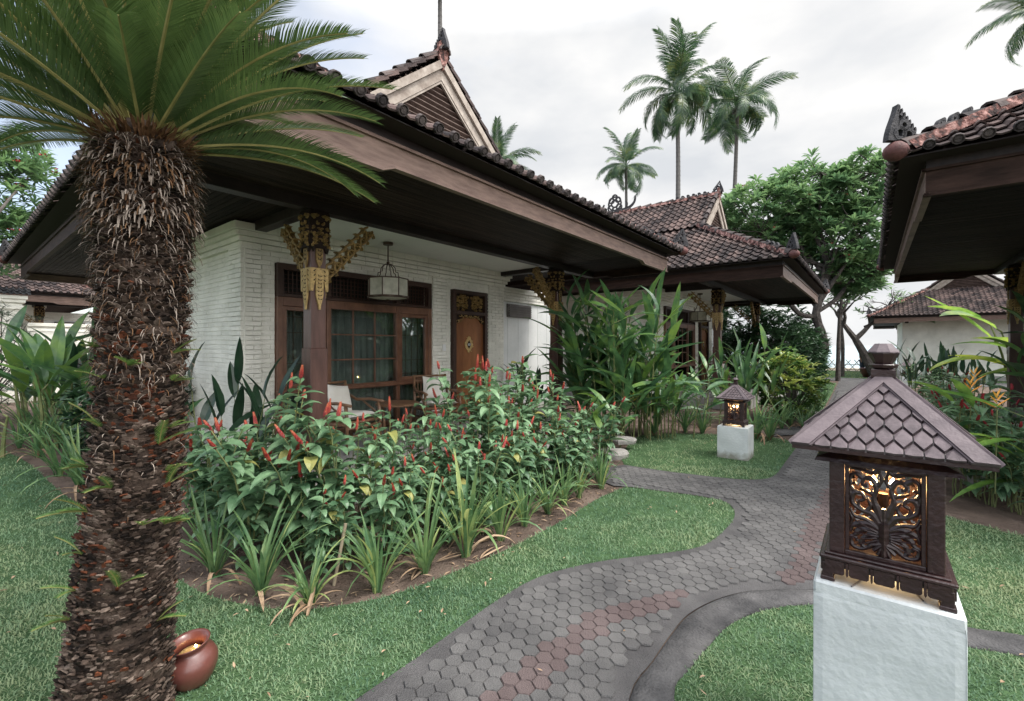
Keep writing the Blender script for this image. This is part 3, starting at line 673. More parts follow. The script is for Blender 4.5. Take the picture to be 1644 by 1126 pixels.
def scroll_fill(mb, F, w, h, n, s, n0, n1, seed=0, mi=0, sym=True):
    "dense vine scrolls filling a w x h panel (origin at its lower middle)"
    rnd = random.Random(seed)
    for i in range(n):
        x = rnd.uniform(.06, .46)*w if sym else rnd.uniform(-.44, .44)*w; y = rnd.uniform(.06, .94)*h; th = rnd.uniform(0, 360); k1 = rnd.choice((-1, 1))*rnd.uniform(4, 8)/s
        pts = clothoid(x, y, th, s*rnd.uniform(1.2, 2.0), k1*.15, k1, 9); wd = s*rnd.uniform(.22, .36); ti = rnd.uniform(.2, .9)
        for sg in ((1, -1) if sym else (1,)):
            q = [(max(-w/2, min(w/2, a*sg)), max(0, min(h, b))) for a, b in pts]
            ribbon(mb, q, lambda t: wd*(1-.7*t)+.001, F, n0, n1, ti, mi, rise=abs(n1-n0)*.5)
def tail_plate(w, h, k=.55):
    return [(-w/2, 0), (-w/2, -h*.62), (-w*.36, -h*.74), (-w*.30, -h*.80), (-w*.15, -h*.90), (-w*.12, -h), (w*.12, -h), (w*.15, -h*.90), (w*.30, -h*.80), (w*.36, -h*.74), (w/2, -h*.62), (w/2, 0)]
def make_post(par, x, y, braces):
    mb = MB(); pw = .085
    bbox(mb, x-pw, x+pw, y-pw, y+pw, 1.55, 3.07, .006, .5)
    bbox(mb, x-.10, x+.10, y-.10, y+.10, .25, 1.57, .008, .55)
    box(mb, x-.103, x-.02, y-.104, y-.10, 1.45, 1.52, .4)
    p = mb.build('post', M['post'], par)
    st = MB(); bbox(st, x-.16, x+.16, y-.16, y+.16, .25, .36, .01); bbox(st, x-.13, x+.13, y-.13, y+.13, .36, .43, .02); st.build('post_base', M['stone'], p)
    lo = MB(); up = MB()
    dirs = [((1, 0, 0), (0, -1, 0)), ((0, -1, 0), (-1, 0, 0)), ((-1, 0, 0), (0, 1, 0)), ((0, 1, 0), (1, 0, 0))]
    for ex, en in dirs:
        c = Vector((x, y, 0))+Vector(en)*pw
        # lower gilded collar, z 2.45 down
        F = frame((c.x, c.y, 2.44), ex, (0, 0, 1)); sgn = 1 if Vector(ex).cross(Vector((0, 0, 1))).dot(Vector(en)) > 0 else -1
        def FF(a, b, n, F=F, sgn=sgn): return F(a, b, n*sgn)
        plate(lo, [(-.10, 0), (-.10, -.22), (-.092, -.25), (-.07, -.25), (-.065, -.20), (-.05, -.14), (.05, -.14), (.065, -.20), (.07, -.25), (.092, -.25), (.10, -.22), (.10, 0)], FF, .004, .020, .6, 0)
        plate(lo, [(a, b-.02) for a, b in tail_plate(.085, .43)], FF, .006, .026, .7, 0)
        rnd = random.Random(4)
        for i in range(7):
            yy = -.09-.042*i
            for s in (-1, 1):
                q = clothoid(s*.006, yy, 90-s*70+rnd.uniform(-20, 20), .026, s*10, s*60, 5); ribbon(lo, q, lambda t: .013*(1-.75*t), FF, .0262, .0278, .5, 1)
        for s in (-1, 1):
            for i in range(3): ribbon(lo, clothoid(s*.065, -.04-.05*i, 90+s*30, .035, 0, s*50, 5), lambda t: .014*(1-.7*t), FF, .0202, .022, .5, 1)
        # capital carving
        F2 = frame((c.x, c.y, 2.66), ex, (0, 0, 1))
        def F3(a, b, n, F=F2, sgn=sgn): return F(a, b, n*sgn)
        plate(up, [(-.105, .02), (-.105, .385), (.105, .385), (.105, .02), (.07, -.05), (.05, .0), (-.05, .0), (-.07, -.05)], F3, .003, .030, .4, 1)
        scroll_fill(up, F3, .205, .38, 22, .05, .029, .046, 3, 0)
        plate(up, [(a, b-.01) for a, b in tail_plate(.075, .21)], F3, .006, .022, .5, 0)
        for i in range(3):
            for s in (-1, 1): ribbon(up, clothoid(s*.004, -.04-.045*i, 90-s*60, .03, s*10, s*60, 5), lambda t: .012*(1-.7*t), F3, .0222, .024, .5, 1)
    bbox(up, x-.108, x+.108, y-.108, y+.108, 3.03, 3.068, .004, .3, 1)
    lo.build('gilded_collar', [M['gold'], M['recess']], p); up.build('carved_capital', [M['golddk'], M['recess']], p)
    for dx, dy in braces:
        br = MB(); L = .92; en = (-dy, dx, 0) if (dx, dy) != (0, 0) else (0, 0, 1)
        F = frame((x+dx*.06, y+dy*.06, 2.33), (dx, dy, 1.05), (-dx, -dy, .952)); rnd = random.Random(9)
        k = 16; up_ = [(L*i/k, .047+.016*abs(sin(i*1.55))) for i in range(k+1)]; dn = [(L*i/k, -.047-.012*abs(sin(i*1.3))) for i in range(k+1)]
        for ln in (up_, dn): ribbon(br, ln, .022, F, -.030, .030, .5, 0, .006)
        for i in range(15):
            c0 = .03+L*i/15.5; s = 1 if i % 2 else -1
            ribbon(br, clothoid(c0, s*-.045, 90*s-20, .17, -s*4, -s*34, 10), lambda t: .026*(1-.55*t), F, -.03, .03, rnd.uniform(.3, .8), 0, .008)
            ribbon(br, clothoid(c0+.02, s*.03, 30*s, .09, s*4, s*40, 7), lambda t: .02*(1-.6*t), F, -.026, .026, rnd.uniform(.3, .9), 0, .008)
        br.build('carved_brace', M['golddk'], p)
    return p
AL, AR, BF_, BB = -1.45, 6.30, -1.65, 9.70      # fascia rectangle
def make_villa():
    V = thing('villa', 'x', 'house')
    ro = roof_parts(V, AL-.23, AR+.23, BF_-.23, BB+.23, 3.405, 30.5, 40, 2.6, seed=3)
    # dark board under the tiles, fascia and mouldings
    dk = MB(); t = .06
    for z0, z1, o in ((3.301, 3.391, -.002),):
        box(dk, AL-o, AR+o, BF_-o, BF_-o+.03, z0, z1); box(dk, AL-o, AR+o, BB+o-.03, BB+o, z0, z1); box(dk, AL-o, AL-o+.03, BF_-o+.03, BB+o-.03, z0, z1); box(dk, AR+o-.03, AR+o, BF_-o+.03, BB+o-.03, z0, z1)
    box(dk, AL-.19, AR+.19, BF_-.19, BB+.19, 3.392, 3.402)
    dk.build('eave_board', M['darkwood'], V)
    fs = MB()
    def run(p, q, en):
        "fascia run with stepped ends; p->q along the eave, en outward"
        p = Vector(p); q = Vector(q); L = (q-p).length; ex = (q-p).normalized(); F = frame((p.x, p.y, 0), ex, (0, 0, 1)); sg = 1 if ex.cross(Vector((0, 0, 1))).dot(Vector(en)) > 0 else -1
        def FF(a, b, n): return F(a, b, n*sg)
        zt = 3.30; e = 1.14; e2 = 1.26
        def band(off, h, n0, n1, ti):
            zz = 3.085+off
            plate(fs, [(0-n1, zz-.05), (e, zz-.05), (e2, zz), (L-e2, zz), (L-e, zz-.05), (L+n1, zz-.05), (L+n1, zz-.05+h), (L-e, zz-.05+h), (L-e2, zz+h), (e2, zz+h), (e, zz-.05+h), (-n1, zz-.05+h)], FF, n0, n1, ti)
        plate(fs, [(0, 3.06), (e, 3.06), (e2, 3.11), (L-e2, 3.11), (L-e, 3.06), (L, 3.06), (L, zt), (0, zt)], FF, -.035, .006, .55)
        band(.0, .017, -.04, .022, .6); band(.02, .012, -.03, .014, .5)
        plate(fs, [(-.03, 3.275), (L+.03, 3.275), (L+.03, 3.30), (-.03, 3.30)], FF, .004, .03, .45)
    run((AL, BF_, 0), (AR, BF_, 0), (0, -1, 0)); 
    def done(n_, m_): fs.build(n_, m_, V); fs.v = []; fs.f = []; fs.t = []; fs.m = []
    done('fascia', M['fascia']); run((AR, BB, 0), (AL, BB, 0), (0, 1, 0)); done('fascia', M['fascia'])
    run((AR, BF_, 0), (AR, BB, 0), (1, 0, 0)); done('side_fascia', M['fascia_shaded']); run((AL, BB, 0), (AL, BF_, 0), (-1, 0, 0)); done('side_fascia', M['fascia_shaded'])
    so = MB(); w = .068; rnd = random.Random(2)
    box(so, AL+.02, AR-.02, BF_+.02, BB-.02, 3.205, 3.22, .1)
    y = BF_+.036
    while y < -.07: box(so, AL+.036, 4.94, y, y+w-.006, 3.18+rnd.uniform(-.001, .001), 3.206, rnd.gauss(.5, .25)); y += w
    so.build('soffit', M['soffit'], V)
    so = MB()
    for xa, xb in ((AL+.036, -.075), (4.95, AR-.036)):
        x = xa
        while x < xb-.03: box(so, x, x+w-.006, -.05 if x < 2 else BF_+.036, BB-.04, 3.18+rnd.uniform(-.001, .001), 3.206, rnd.gauss(.5, .25)); x += w
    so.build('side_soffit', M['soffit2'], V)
    bm = MB()
    bbox(bm, AL+.04, AR-.04, -.075, .075, 3.07, 3.2, .004); bbox(bm, -.072, .072, .075, 8.4, 3.065, 3.2, .004); bbox(bm, 4.798, 4.942, .075, 8.4, 3.065, 3.2, .004)
    box(bm, .07, 4.8, 1.44, 1.52, 3.09, 3.16, .4); box(bm, .07, 4.8, .07, .10, 3.10, 3.16, .4)
    bm.build('beam', M['darkwood'], V)
    ce = MB(); box(ce, .07, 4.80, .10, 1.50, 3.15, 3.17); ce.build('ceiling', M['ceil'], V)
    fl = MB(); bbox(fl, -.35, 5.35, -.75, 8.2, .0, .25, .012); bbox(fl, 2.6, 4.9, -1.25, -.755, 0, .125, .012)
    fl.build('porch_floor', M['floor'], V)
    # walls: backing and bricks
    wl = MB(); AW0, AW1, BW, ZT = -.15, 5.05, 1.50, 3.16
    HO = [(.24-AW0, 2.97-AW0, .25, 2.72), (3.49-AW0, 4.46-AW0, .25, 2.68)]
    bricks(wl, (AW0, BW, 0), (1, 0, 0), (0, -1, 0), AW1-AW0, .25, ZT, HO, 0, 1)
    for a, b, pr in ((-.15, .05, .035), (3.02, 3.40, .03), (4.56, 5.05, .03)): bricks(wl, (a, BW, 0), (1, 0, 0), (0, -1, 0), b-a, .25, 2.9, (), pr, 2)
    bricks(wl, (AW0, 8.15, 0), (0, -1, 0), (-1, 0, 0), 8.15-BW+.035, .0, ZT, (), 0, 3)
    bricks(wl, (AW0, 1.85, 0), (0, -1, 0), (-1, 0, 0), .35+.035, .0, 2.9, (), .035, 5)
    bricks(wl, (AW0, 8.15, 0), (0, -1, 0), (-1, 0, 0), .35, .0, 2.9, (), .035, 6)
    for i, (z0, z1, pr) in enumerate(((2.86, 2.925, .045), (2.925, 2.99, .075), (2.99, 3.055, .115), (3.055, 3.15, .15))):
        bricks(wl, (AW0-pr, BW, 0), (1, 0, 0), (0, -1, 0), 5.05-AW0+2*pr, z0, z1, (), pr, 10+i, h=z1-z0, bl=.26)
        bricks(wl, (AW0, 8.15, 0), (0, -1, 0), (-1, 0, 0), 8.15-BW+pr, z0, z1, (), pr, 20+i, h=z1-z0, bl=.26)
    # solid core behind the bricks
    th = .16
    for x0, x1, z0, z1 in ((AW0, .24, .0, ZT), (2.97, 3.49, 0, ZT), (4.46, AW1, 0, ZT), (.24, 2.97, 2.72, ZT), (3.49, 4.46, 2.68, ZT), (.24, 4.46, 0, .249)):
        box(wl, x0, x1, BW, BW+th, z0, z1, .5)
    box(wl, AW0, AW0+th, BW+th, 8.15, 0, ZT, .5); box(wl, AW1-th, AW1, BW+th, 8.15, 0, ZT, .5); box(wl, AW0+th, AW1-th, 8.15-th, 8.15, 0, ZT, .5)
    wl.build('wall', M['brick'], V)
    sp = MB(); bbox(sp, 3.25, 3.33, BW-.052, BW-.042, 1.5, 1.62, .002); sp.build('switch_plate', M['plaster'], V)
    # wing wall with flat panels
    wg = MB(); box(wg, 5.085, 7.2, 1.72, 1.88, 0, 2.72, .5)
    x = 5.1
    while x < 7.15: box(wg, x, x+.385, 1.712, 1.7205, 0, 2.60, R(.4, .6)); x += .395
    wg.build('side_wall', M['plaster'], V)
    wg = MB(); bricks(wg, (5.085, 1.72, 0), (1, 0, 0), (0, -1, 0), 2.12, 2.60, 2.80, (), .05, 31); bricks(wg, (5.085, 1.72, 0), (1, 0, 0), (0, -1, 0), 2.17, 2.80, 2.92, (), .09, 32, h=.06); box(wg, 5.085, 7.2, 1.72, 1.88, 2.72, 2.90, .5); wg.build('side_wall_cornice', M['brick'], V)
    vt = MB(); bbox(vt, 5.45, 6.35, 1.67, 1.711, 2.25, 2.55, .004)
    for i in range(5): box(vt, 5.48, 6.32, 1.64, 1.669, 2.275+.054*i, 2.30+.054*i, .7)
    vt.build('louvre_vent', M['louvre'], V)
    # window
    def fr(mb, x0, x1, z0, z1, w, y0, y1, ti=.5):
        bbox(mb, x0, x0+w, y0, y1, z0, z1, .004, ti); bbox(mb, x1-w, x1, y0, y1, z0, z1, .004, ti); bbox(mb, x0+w, x1-w, y0, y1, z0, z0+w, .004, ti); bbox(mb, x0+w, x1-w, y0, y1, z1-w, z1, .004, ti)
    wf = MB(); y0, y1 = 1.425, 1.53; X0, X1 = .245, 2.965
    for x0, x1 in ((X0, X0+.075), (X1-.075, X1), (.95, 1.02), (2.19, 2.26)): bbox(wf, x0, x1, y0, y1, .27, 2.26, .005)
    for z0, z1 in ((.27, .36), (.93, 1.01), (2.14, 2.26)):
        for xa, xb in ((X0+.075, .95), (1.02, 2.19), (2.26, X1-.075)): bbox(wf, xa, xb, y0+.008, y1, z0, z1, .005)
    bbox(wf, X0-.02, X1+.02, y0-.03, y0+.004, .94, .985, .006)
    fr(wf, .322, .948, 1.012, 2.138, .058, y0+.02, y1-.02); fr(wf, 2.262, 2.888, 1.012, 2.138, .058, y0+.02, y1-.02)
    win = wf.build('window', M['winwood'], V)
    wt = MB()
    bbox(wt, X0, X1, y0-.004, y1, 2.63, 2.715, .005); bbox(wt, X0, X0+.08, y0-.002, y1, 2.262, 2.63, .004); bbox(wt, X1-.08, X1, y0-.002, y1, 2.262, 2.63, .004)
    bbox(wt, X0+.08, X1-.08, y0+.01, y1, 2.262, 2.31, .004)
    for x in (.95, 2.19): bbox(wt, x, x+.07, y0, y1, 2.312, 2.63, .004)
    x = X0+.1
    while x < X1-.08: box(wt, x, x+.012, 1.47, 1.482, 2.31, 2.63); x += .06
    z = 2.33
    while z < 2.62: box(wt, X0+.08, X1-.08, 1.483, 1.492, z, z+.012); z += .06
    wt.build('transom_lattice', M['winwooddk'], win)
    mu = MB()
    for x in (1.02+.39-.01, 1.02+.78-.01): bbox(mu, x-.011, x+.011, 1.455, 1.485, 1.012, 2.138, .003)
    for z in (1.385, 1.765): bbox(mu, 1.02, 2.19, 1.456, 1.484, z-.011, z+.011, .003)
    mu.build('glazing_bar', M['winwood'], win)
    gr = MB()
    for xa, xb in ((.38, .89), (2.32, 2.83)):
        for x in (xa+.12, (xa+xb)/2, xb-.12): box(gr, x-.006, x+.006, 1.515, 1.525, 1.06, 2.09)
        for z in (1.12, 1.35, 1.78, 2.0): box(gr, xa, xb, 1.526, 1.535, z-.006, z+.006)
    gr.build('window_grille', M['iron'], win)
    gl_ = MB(); box(gl_, .37, .90, 1.478, 1.482, 1.06, 2.09); box(gl_, 1.02, 2.19, 1.47, 1.474, 1.01, 2.14); box(gl_, 2.31, 2.84, 1.478, 1.482, 1.06, 2.09)
    for xa, xb in ((.32, .95), (1.02, 2.19), (2.26, 2.89)): box(gl_, xa, xb, 1.47, 1.474, .36, .93)
    gl_.build('window_pane', M['glass'], win)
    cu = MB(); n = 240; vs = []
    for i in range(n+1):
        x = .25+2.72*i/n; gap = 0
        yy = 1.70+.035*sin(i*.62+.8*sin(i*.13))+.012*sin(i*1.9)
        vs += [(x, yy, .27), (x, yy*.999, 1.3), (x, 1.70+.5*(yy-1.70), 2.3)]
    cu.add(vs, [(3*i+j, 3*i+3+j, 3*i+4+j, 3*i+1+j) for i in range(n) for j in (0, 1)], .5); cu.build('curtain', M['curtain'], win, True)
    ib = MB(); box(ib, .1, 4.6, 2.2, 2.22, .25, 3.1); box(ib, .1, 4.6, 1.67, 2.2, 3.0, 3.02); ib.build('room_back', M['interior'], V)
    # door
    df = MB(); D0, D1 = 3.495, 4.455
    bbox(df, D0, D0+.07, 1.40, 1.54, .25, 2.675, .005); bbox(df, D1-.07, D1, 1.40, 1.54, .25, 2.675, .005); bbox(df, D0+.07, D1-.07, 1.402, 1.54, 2.60, 2.675, .005); bbox(df, D0+.07, D1-.07, 1.402, 1.54, 2.20, 2.27, .005)
    for s in (0, 1):   # scalloped trim
        for i in range(34): z = .3+.07*i; x = D0-.012 if s == 0 else D1; box(df, x, x+.012, 1.405, 1.43, z, z+.05)
    dr = df.build('door', M['winwooddk'], V)
    dp = MB(); box(dp, D0+.072, D1-.072, 1.468, 1.50, .25, 2.199); dp.build('door_panel', M['door'], dr)
    for xa in (3.66, 4.0):
        pass
    cv = MB(); box(cv, D0+.072, D1-.072, 1.47, 1.50, 2.272, 2.598, .3, 1)
    F = frame(((D0+D1)/2, 1.47, 2.275), (1, 0, 0), (0, 0, 1)); scroll_fill(cv, lambda a, b, n: F(a, b, n), .80, .32, 70, .055, -.002, .022, 8)
    F2 = frame(((D0+D1)/2, 1.467, 2.02), (1, 0, 0), (0, 0, 1)); arch = [(-.405, .178), (-.405, .0), (-.37, .02), (-.32, .03), (-.27, .10), (-.2, .13), (-.08, .145), (0, .135), (.08, .145), (.2, .13), (.27, .10), (.32, .03), (.37, .02), (.405, .0), (.405, .178)]
    plate(cv, arch, F2, .0, .02, .4, 1)
    rnd = random.Random(5)
    for i in range(30):
        t = i/29; x = -.37+.74*t; y = .15 if abs(x) < .25 else .10-.3*(abs(x)-.25); ribbon(cv, clothoid(x, y, rnd.uniform(0, 360), .07, 5, rnd.choice((-45, 45)), 7), lambda t: .016*(1-.6*t), F2, .019, .034, rnd.uniform(.3, .9))
    cv.build('carved_transom', [M['golddk'], M['recess']], dr)
    pq = MB(); F = frame(((D0+D1)/2-.02, 1.467, 1.62), (1, 0, 0), (0, 0, 1))
    plate(pq, [(0, -.17), (.03, -.12), (.07, -.09), (.12, 0), (.07, .09), (.03, .12), (0, .17), (-.03, .12), (-.07, .09), (-.12, 0), (-.07, -.09), (-.03, -.12)], F, .0, .016, .7, 0)
    for k in range(8):
        a = 2*PI*k/8+PI/8; rx, ry = .085*cos(a), .12*sin(a); ribbon(pq, clothoid(rx, ry, math.degrees(a), .05, 10, 50, 6), lambda t: .018*(1-.5*t), F, .01, .024, .7, 0)
    plate(pq, [(0, -.085), (.055, 0), (0, .085), (-.055, 0)], F, .016, .020, .3, 1); plate(pq, [(-.028, -.022), (.028, -.022), (.035, 0), (.028, .022), (-.028, .022), (-.035, 0)], F, .020, .023, .5, 2)
    # digits
    def seg(pts): 
        for a, b in zip(pts[:-1], pts[1:]): ribbon(pq, [a, b], .004, F, .0232, .0245, .5, 3)
    seg([(-.022, .010), (-.018, .015), (-.012, .012), (-.012, .005), (-.022, -.013), (-.011, -.013)]); seg([(-.004, .012), (.004, .012), (.004, -.013), (-.004, -.013), (-.004, .012)]); seg([(.016, .015), (.016, -.014)])
    pq.build('number_plaque', [M['gold'], M['recess'], M['plaque'], M['black']], dr)
    kn = MB(); lathe(kn, [(0, 0), (.02, .0), (.025, .02), (.012, .035), (0, .036)], 10); o = kn.build('door_handle', M['gold'], dr, True, (4.28, 1.46, 1.25)); o.rotation_euler = (PI/2, 0, 0)
    make_post(V, 0, 0, ((1, 0), (0, 1))); make_post(V, 4.87, 0, ((-1, 0), (0, 1)))
    return V
villa = make_villa(); villa.location = (-2.17, 5.0, 0); villa.rotation_euler = (0, 0, YA)
villa['label'] = 'nearest villa with white brick wall, brown window and carved door behind the ginger bed'
villa['group'] = 'garden villas with tiled roofs'
v2 = dup(villa, (5.29, 11.7, 0), YA, 1, 'second villa further along the path, its mossy tiled roof fully visible')
v3 = dup(villa, (9.2, 8.3, 0), YA+PI, 1, 'villa on the right of the path, only its dark eave corner in view')
for o in list(v3.children):      # the right villa's eave is boarded the other way
    if o.name.startswith(('soffit', 'side_soffit')): bpy.data.objects.remove(o)
so3 = MB(); rnd3 = random.Random(8); x_ = AL+.036
box(so3, AL+.02, AR-.02, BF_+.02, BB-.02, 3.205, 3.22, .1)
while x_ < AR-.07: box(so3, x_, x_+.062, BF_+.036, BB-.04, 3.18+rnd3.uniform(-.001, .001), 3.206, rnd3.gauss(.5, .25)); x_ += .068
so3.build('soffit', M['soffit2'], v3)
v4 = dup(villa, (27.2, 25.3, 0), YA+PI/2, .88, 'farthest villa, small tiled roof and pale wall behind the right post')
for o in list(v4.children):
    if o.name.startswith(('side_wall', 'louvre_vent')): bpy.data.objects.remove(o)
v5 = dup(villa, (-20.3, 12.8, 0), YA, 1, 'villa at the far left edge, only a strip of its clay tiles in view')
# ------------------------------------------------------------ garden lanterns
def hexagon(s, t, w, h): return [(s, t-h/2), (s+w/2, t-h*.14), (s+w/2, t+h*.14), (s, t+h/2), (s-w/2, t+h*.14), (s-w/2, t-h*.14)]
def make_lantern():
    Ln = thing('garden_lantern', 'x', 'garden lantern')
    for sx in (-1, 1):
        for sy in (-1, 1):
            b = MB(); x, y = sx*.158, sy*.158; bbox(b, x-.016, x+.016, y-.016, y+.016, 0, .062, .002); bbox(b, x-.021, x+.021, y-.021, y+.021, 0, .014, .002); b.build('foot', M['lantern'], Ln)
    b = MB()
    bbox(b, -.182, .182, -.182, .182, .078, .092, .004); bbox(b, -.168, .168, -.168, .168, .092, .100, .003)
    for ax in range(4):
        R_ = Matrix.Rotation(ax*PI/2, 4, 'Z'); bbox(b, -.170, .170, -.172, -.158, .052, .0785, .002, .5, 0, R_)
        F = lambda a, c, n, R_=R_: tuple(R_ @ Vector((a, -.172-n, c)))
        x = -.165
        for i in range(5):
            plate(b, [(x, .036), (x+.006, .030), (x+.050, .030), (x+.056, .036), (x+.056, .0775), (x, .0775)], F, -.006, .007, .4)
            if i < 4: plate(b, [(x+.060, .034), (x+.0635, .027), (x+.067, .034), (x+.067, .077), (x+.060, .077)], F, -.006, .009, .6)
            x += .0685
    # hollow middle so the lamp light falls on the pedestal: ring frame only
    b.build('tray', M['lantern'], Ln)
    b = MB()
    for sx in (-1, 1):
        for sy in (-1, 1):
            x, y = sx*.132, sy*.132; bbox(b, x-.022, x+.022, y-.022, y+.022, .1, .452, .0025)
    for ax in range(4):
        R_ = Matrix.Rotation(ax*PI/2, 4, 'Z')
        bbox(b, -.109, .109, -.150, -.122, .1, .114, .002, .5, 0, R_); bbox(b, -.109, .109, -.150, -.122, .414, .452, .002, .5, 0, R_)
        for s in (-1, 1): bbox(b, s*.102-.006, s*.102+.006, -.147, -.124, .114, .414, .0015, .5, 0, R_)
        # fretwork strip above
        bbox(b, -.15, .15, -.153, -.143, .4525, .458, .001, .5, 0, R_); bbox(b, -.15, .15, -.153, -.143, .4685, .4715, .001, .5, 0, R_); bbox(b, -.15, .15, -.153, -.143, .482, .488, .001, .5, 0, R_)
        for i in range(9):
            bbox(b, -.15+.034*i, -.15+.034*i+.014, -.152, -.144, .458, .4685, .001, .5, 0, R_); bbox(b, -.14+.034*i, -.14+.034*i+.014, -.152, -.144, .4715, .482, .001, .5, 0, R_)
        # cove moulding flaring outward
        F = lambda a, c, n, R_=R_: tuple(R_ @ Vector((a, -n, c)))
        pr = [(.153, .4525), (.185, .438), (.196, .432), (.19, .4445), (.155, .458)]
        vs = [F(s*n, z, n) for s in (-1, 1) for n, z in pr]; b.add(vs, [(i, (i+1) % 5, 5+(i+1) % 5, 5+i) for i in range(5)], .4)
    b.build('frame', M['lantern'], Ln)
    # pierced panels
    for ax in range(4):
        p = MB(); R_ = Matrix.Rotation(ax*PI/2, 4, 'Z')
        F = lambda a, c, n, R_=R_: tuple(R_ @ Vector((a, -.131-n, .114+c)))
        W_, H_ = .096, .30
        def sc(x, y, th, L, k0, k1, w0, w1=.3, n=16):
            for s in (1, -1):
                pts = clothoid(x*s, y, th if s > 0 else 180-th, L, k0*s, k1*s, n)
                pts = [(max(-W_+.001, min(W_-.001, a)), max(.001, min(H_-.001, c))) for a, c in pts]
                ribbon(p, pts, lambda t: w0*(1-(1-w1)*t), F, -.004, .005, .5, 0, .004)
        def sp(w0, w1, *q):
            for s in (1, -1):
                pts = smooth_line([(max(-W_, min(W_, a*s)), min(H_, c)) for a, c in q], 5)
                ribbon(p, pts, lambda t: (w0+(w1-w0)*t)*(1+.16*sin(t*14)), F, -.004, .005, .5, 0, .004)
        sp(.020, .010, (.008, .10), (.030, .138), (.064, .150), (.088, .172), (.084, .204), (.062, .208), (.054, .190), (.066, .181))
        sp(.020, .010, (.006, .12), (.017, .160), (.027, .195), (.020, .232), (.033, .262), (.054, .261), (.058, .242), (.045, .238))
        sp(.017, .008, (.012, .09), (.048, .118), (.080, .124), (.094, .150)); sp(.012, .010, (.094, .092), (.088, .112), (.095, .135))
        sp(.027, .010, (.010, .088), (.038, .103), (.068, .099), (.088, .086), (.095, .066)); sp(.026, .010, (.010, .076), (.040, .085), (.066, .076), (.080, .056), (.094, .050))
        sp(.022, .009, (.010, .065), (.036, .066), (.055, .052), (.062, .032), (.050, .018), (.040, .030))
        sp(.018, .009, (.010, .052), (.030, .034), (.060, .012), (.086, .018), (.092, .040), (.078, .049), (.073, .036))
        sp(.016, .008, (.058, .262), (.078, .276), (.093, .262), (.090, .238), (.077, .243)); sp(.014, .012, (.012, .298), (.030, .284), (.050, .290), (.095, .296))
        sp(.015, .006, (.044, .150), (.036, .172), (.046, .194)); sp(.014, .007, (.072, .208), (.090, .222), (.094, .245)); sp(.016, .006, (.030, .212), (.044, .216), (.066, .228)); sp(.016, .010, (.093, .196), (.096, .225)); sp(.014, .008, (.018, .240), (.006, .262), (.012, .290)); sp(.013, .006, (.062, .150), (.070, .168), (.066, .182))
        ribbon(p, [(0, .10), (0, .165)], lambda t: .022*(1-.5*t), F, -.004, .006, .5, 0, .004)
        ribbon(p, [(0, .005), (0, .115)], lambda t: .028+.045*sin(PI*t)**.6, F, -.004, .010, .5, 0, .014)
        for i in range(7):
            a = PI*(i+.5)/7; ribbon(p, [(0, .045), (-.037*cos(a), .045-.046*sin(a))], lambda t: .016*(1-.3*t), F, .002, .012, .4, 0, .006)
        for i in range(5):
            for s in (1, -1): ribbon(p, clothoid(s*.018, .082-.007*i, 10+16-13*i if s > 0 else 180-(10+16-13*i), .072, -s*5, s*9, 8), lambda t: .0075*(1-.7*t), F, .0065, .011, .6, 0, .003)
        p.build('carved_panel', M['lantern'], Ln)
    # roof
    r = .258; z0, z1 = .490, .742; rf = MB(); rf.add([(-r, -r, z0), (r, -r, z0), (r, r, z0), (-r, r, z0), (0, 0, z1), (-r, -r, z0-.012), (r, -r, z0-.012), (r, r, z0-.012), (-r, r, z0-.012)], [(0, 1, 4), (1, 2, 4), (2, 3, 4), (3, 0, 4), (5, 6, 1, 0), (6, 7, 2, 1), (7, 8, 3, 2), (8, 5, 0, 3)], .4)
    rf.add([(-r, -r, z0-.012), (r, -r, z0-.012), (r, r, z0-.012), (-r, r, z0-.012), (-.15, -.15, z0-.004), (.15, -.15, z0-.004), (.15, .15, z0-.004), (-.15, .15, z0-.004)], [(0, 4, 5, 1), (1, 5, 6, 2), (2, 6, 7, 3), (3, 7, 4, 0)], .2)
    rr = rf.build('lantern_roof', M['lantern'], Ln)
    sh = MB(); ed = MB(); hs = math.hypot(r, z1-z0); rnd = random.Random(6)
    for ax in range(4):
        R_ = Matrix.Rotation(ax*PI/2, 4, 'Z'); up = Vector((0, r, z1-z0)).normalized()
        o = Vector((0, -r, z0)); nrm = Vector((1, 0, 0)).cross(up)
        F = lambda a, c, n, R_=R_, o=o, up=up, nrm=nrm: tuple(R_ @ (o+Vector((1, 0, 0))*a+up*c+nrm*n))
        sw, shh, pt = .0480, .0875, .0560; j = 0
        t = -.022
        while t < hs-.03:
            half = r*(1-t/hs)-.030; off = 0 if j % 2 else sw/2; n = int(r/sw)+2
            for i in range(-n, n+1):
                s = off+i*sw
                if abs(s) > half+.026: continue
                q = [(max(-(r*(1-c/hs)-.02), min(r*(1-c/hs)-.02, a)), max(c, .001)) for a, c in hexagon(s, t+shh*.42, sw-.004, shh-.009)]
                tb = rnd.gauss(.5, .2); nn = .0095
                vs = [F(a, c, .0015+(nn if c < t+.04 else nn*.35)) for a, c in q]+[F(a, c, 0) for a, c in q]
                sh.add(vs, [(0, 1, 2, 3, 4, 5)]+[(k, 6+k, 6+(k+1) % 6, (k+1) % 6) for k in range(6)], tb)
            t += pt; j += 1
        # border boards
        for s in (-1, 1):
            w = .036; vs = []
            pts = [(s*(r+.002), 0), (s*(r-w*1.45), 0), (0, hs-w*1.6), (0, hs+.002)]
            plate(ed, pts if s > 0 else pts[::-1], F, .004, .0175, rnd.uniform(.3, .7))
            plate(ed, [(s*(r+.002), -.001), (s*(r-w*1.45-.006), -.001), (0, hs-w*1.6-.008), (0, hs-w*1.6)], F, .002, .0125, .1)
    sh.build('shingles', M['shingle'], rr); ed.build('edge_board', M['shedge'], rr)
    fn = MB()
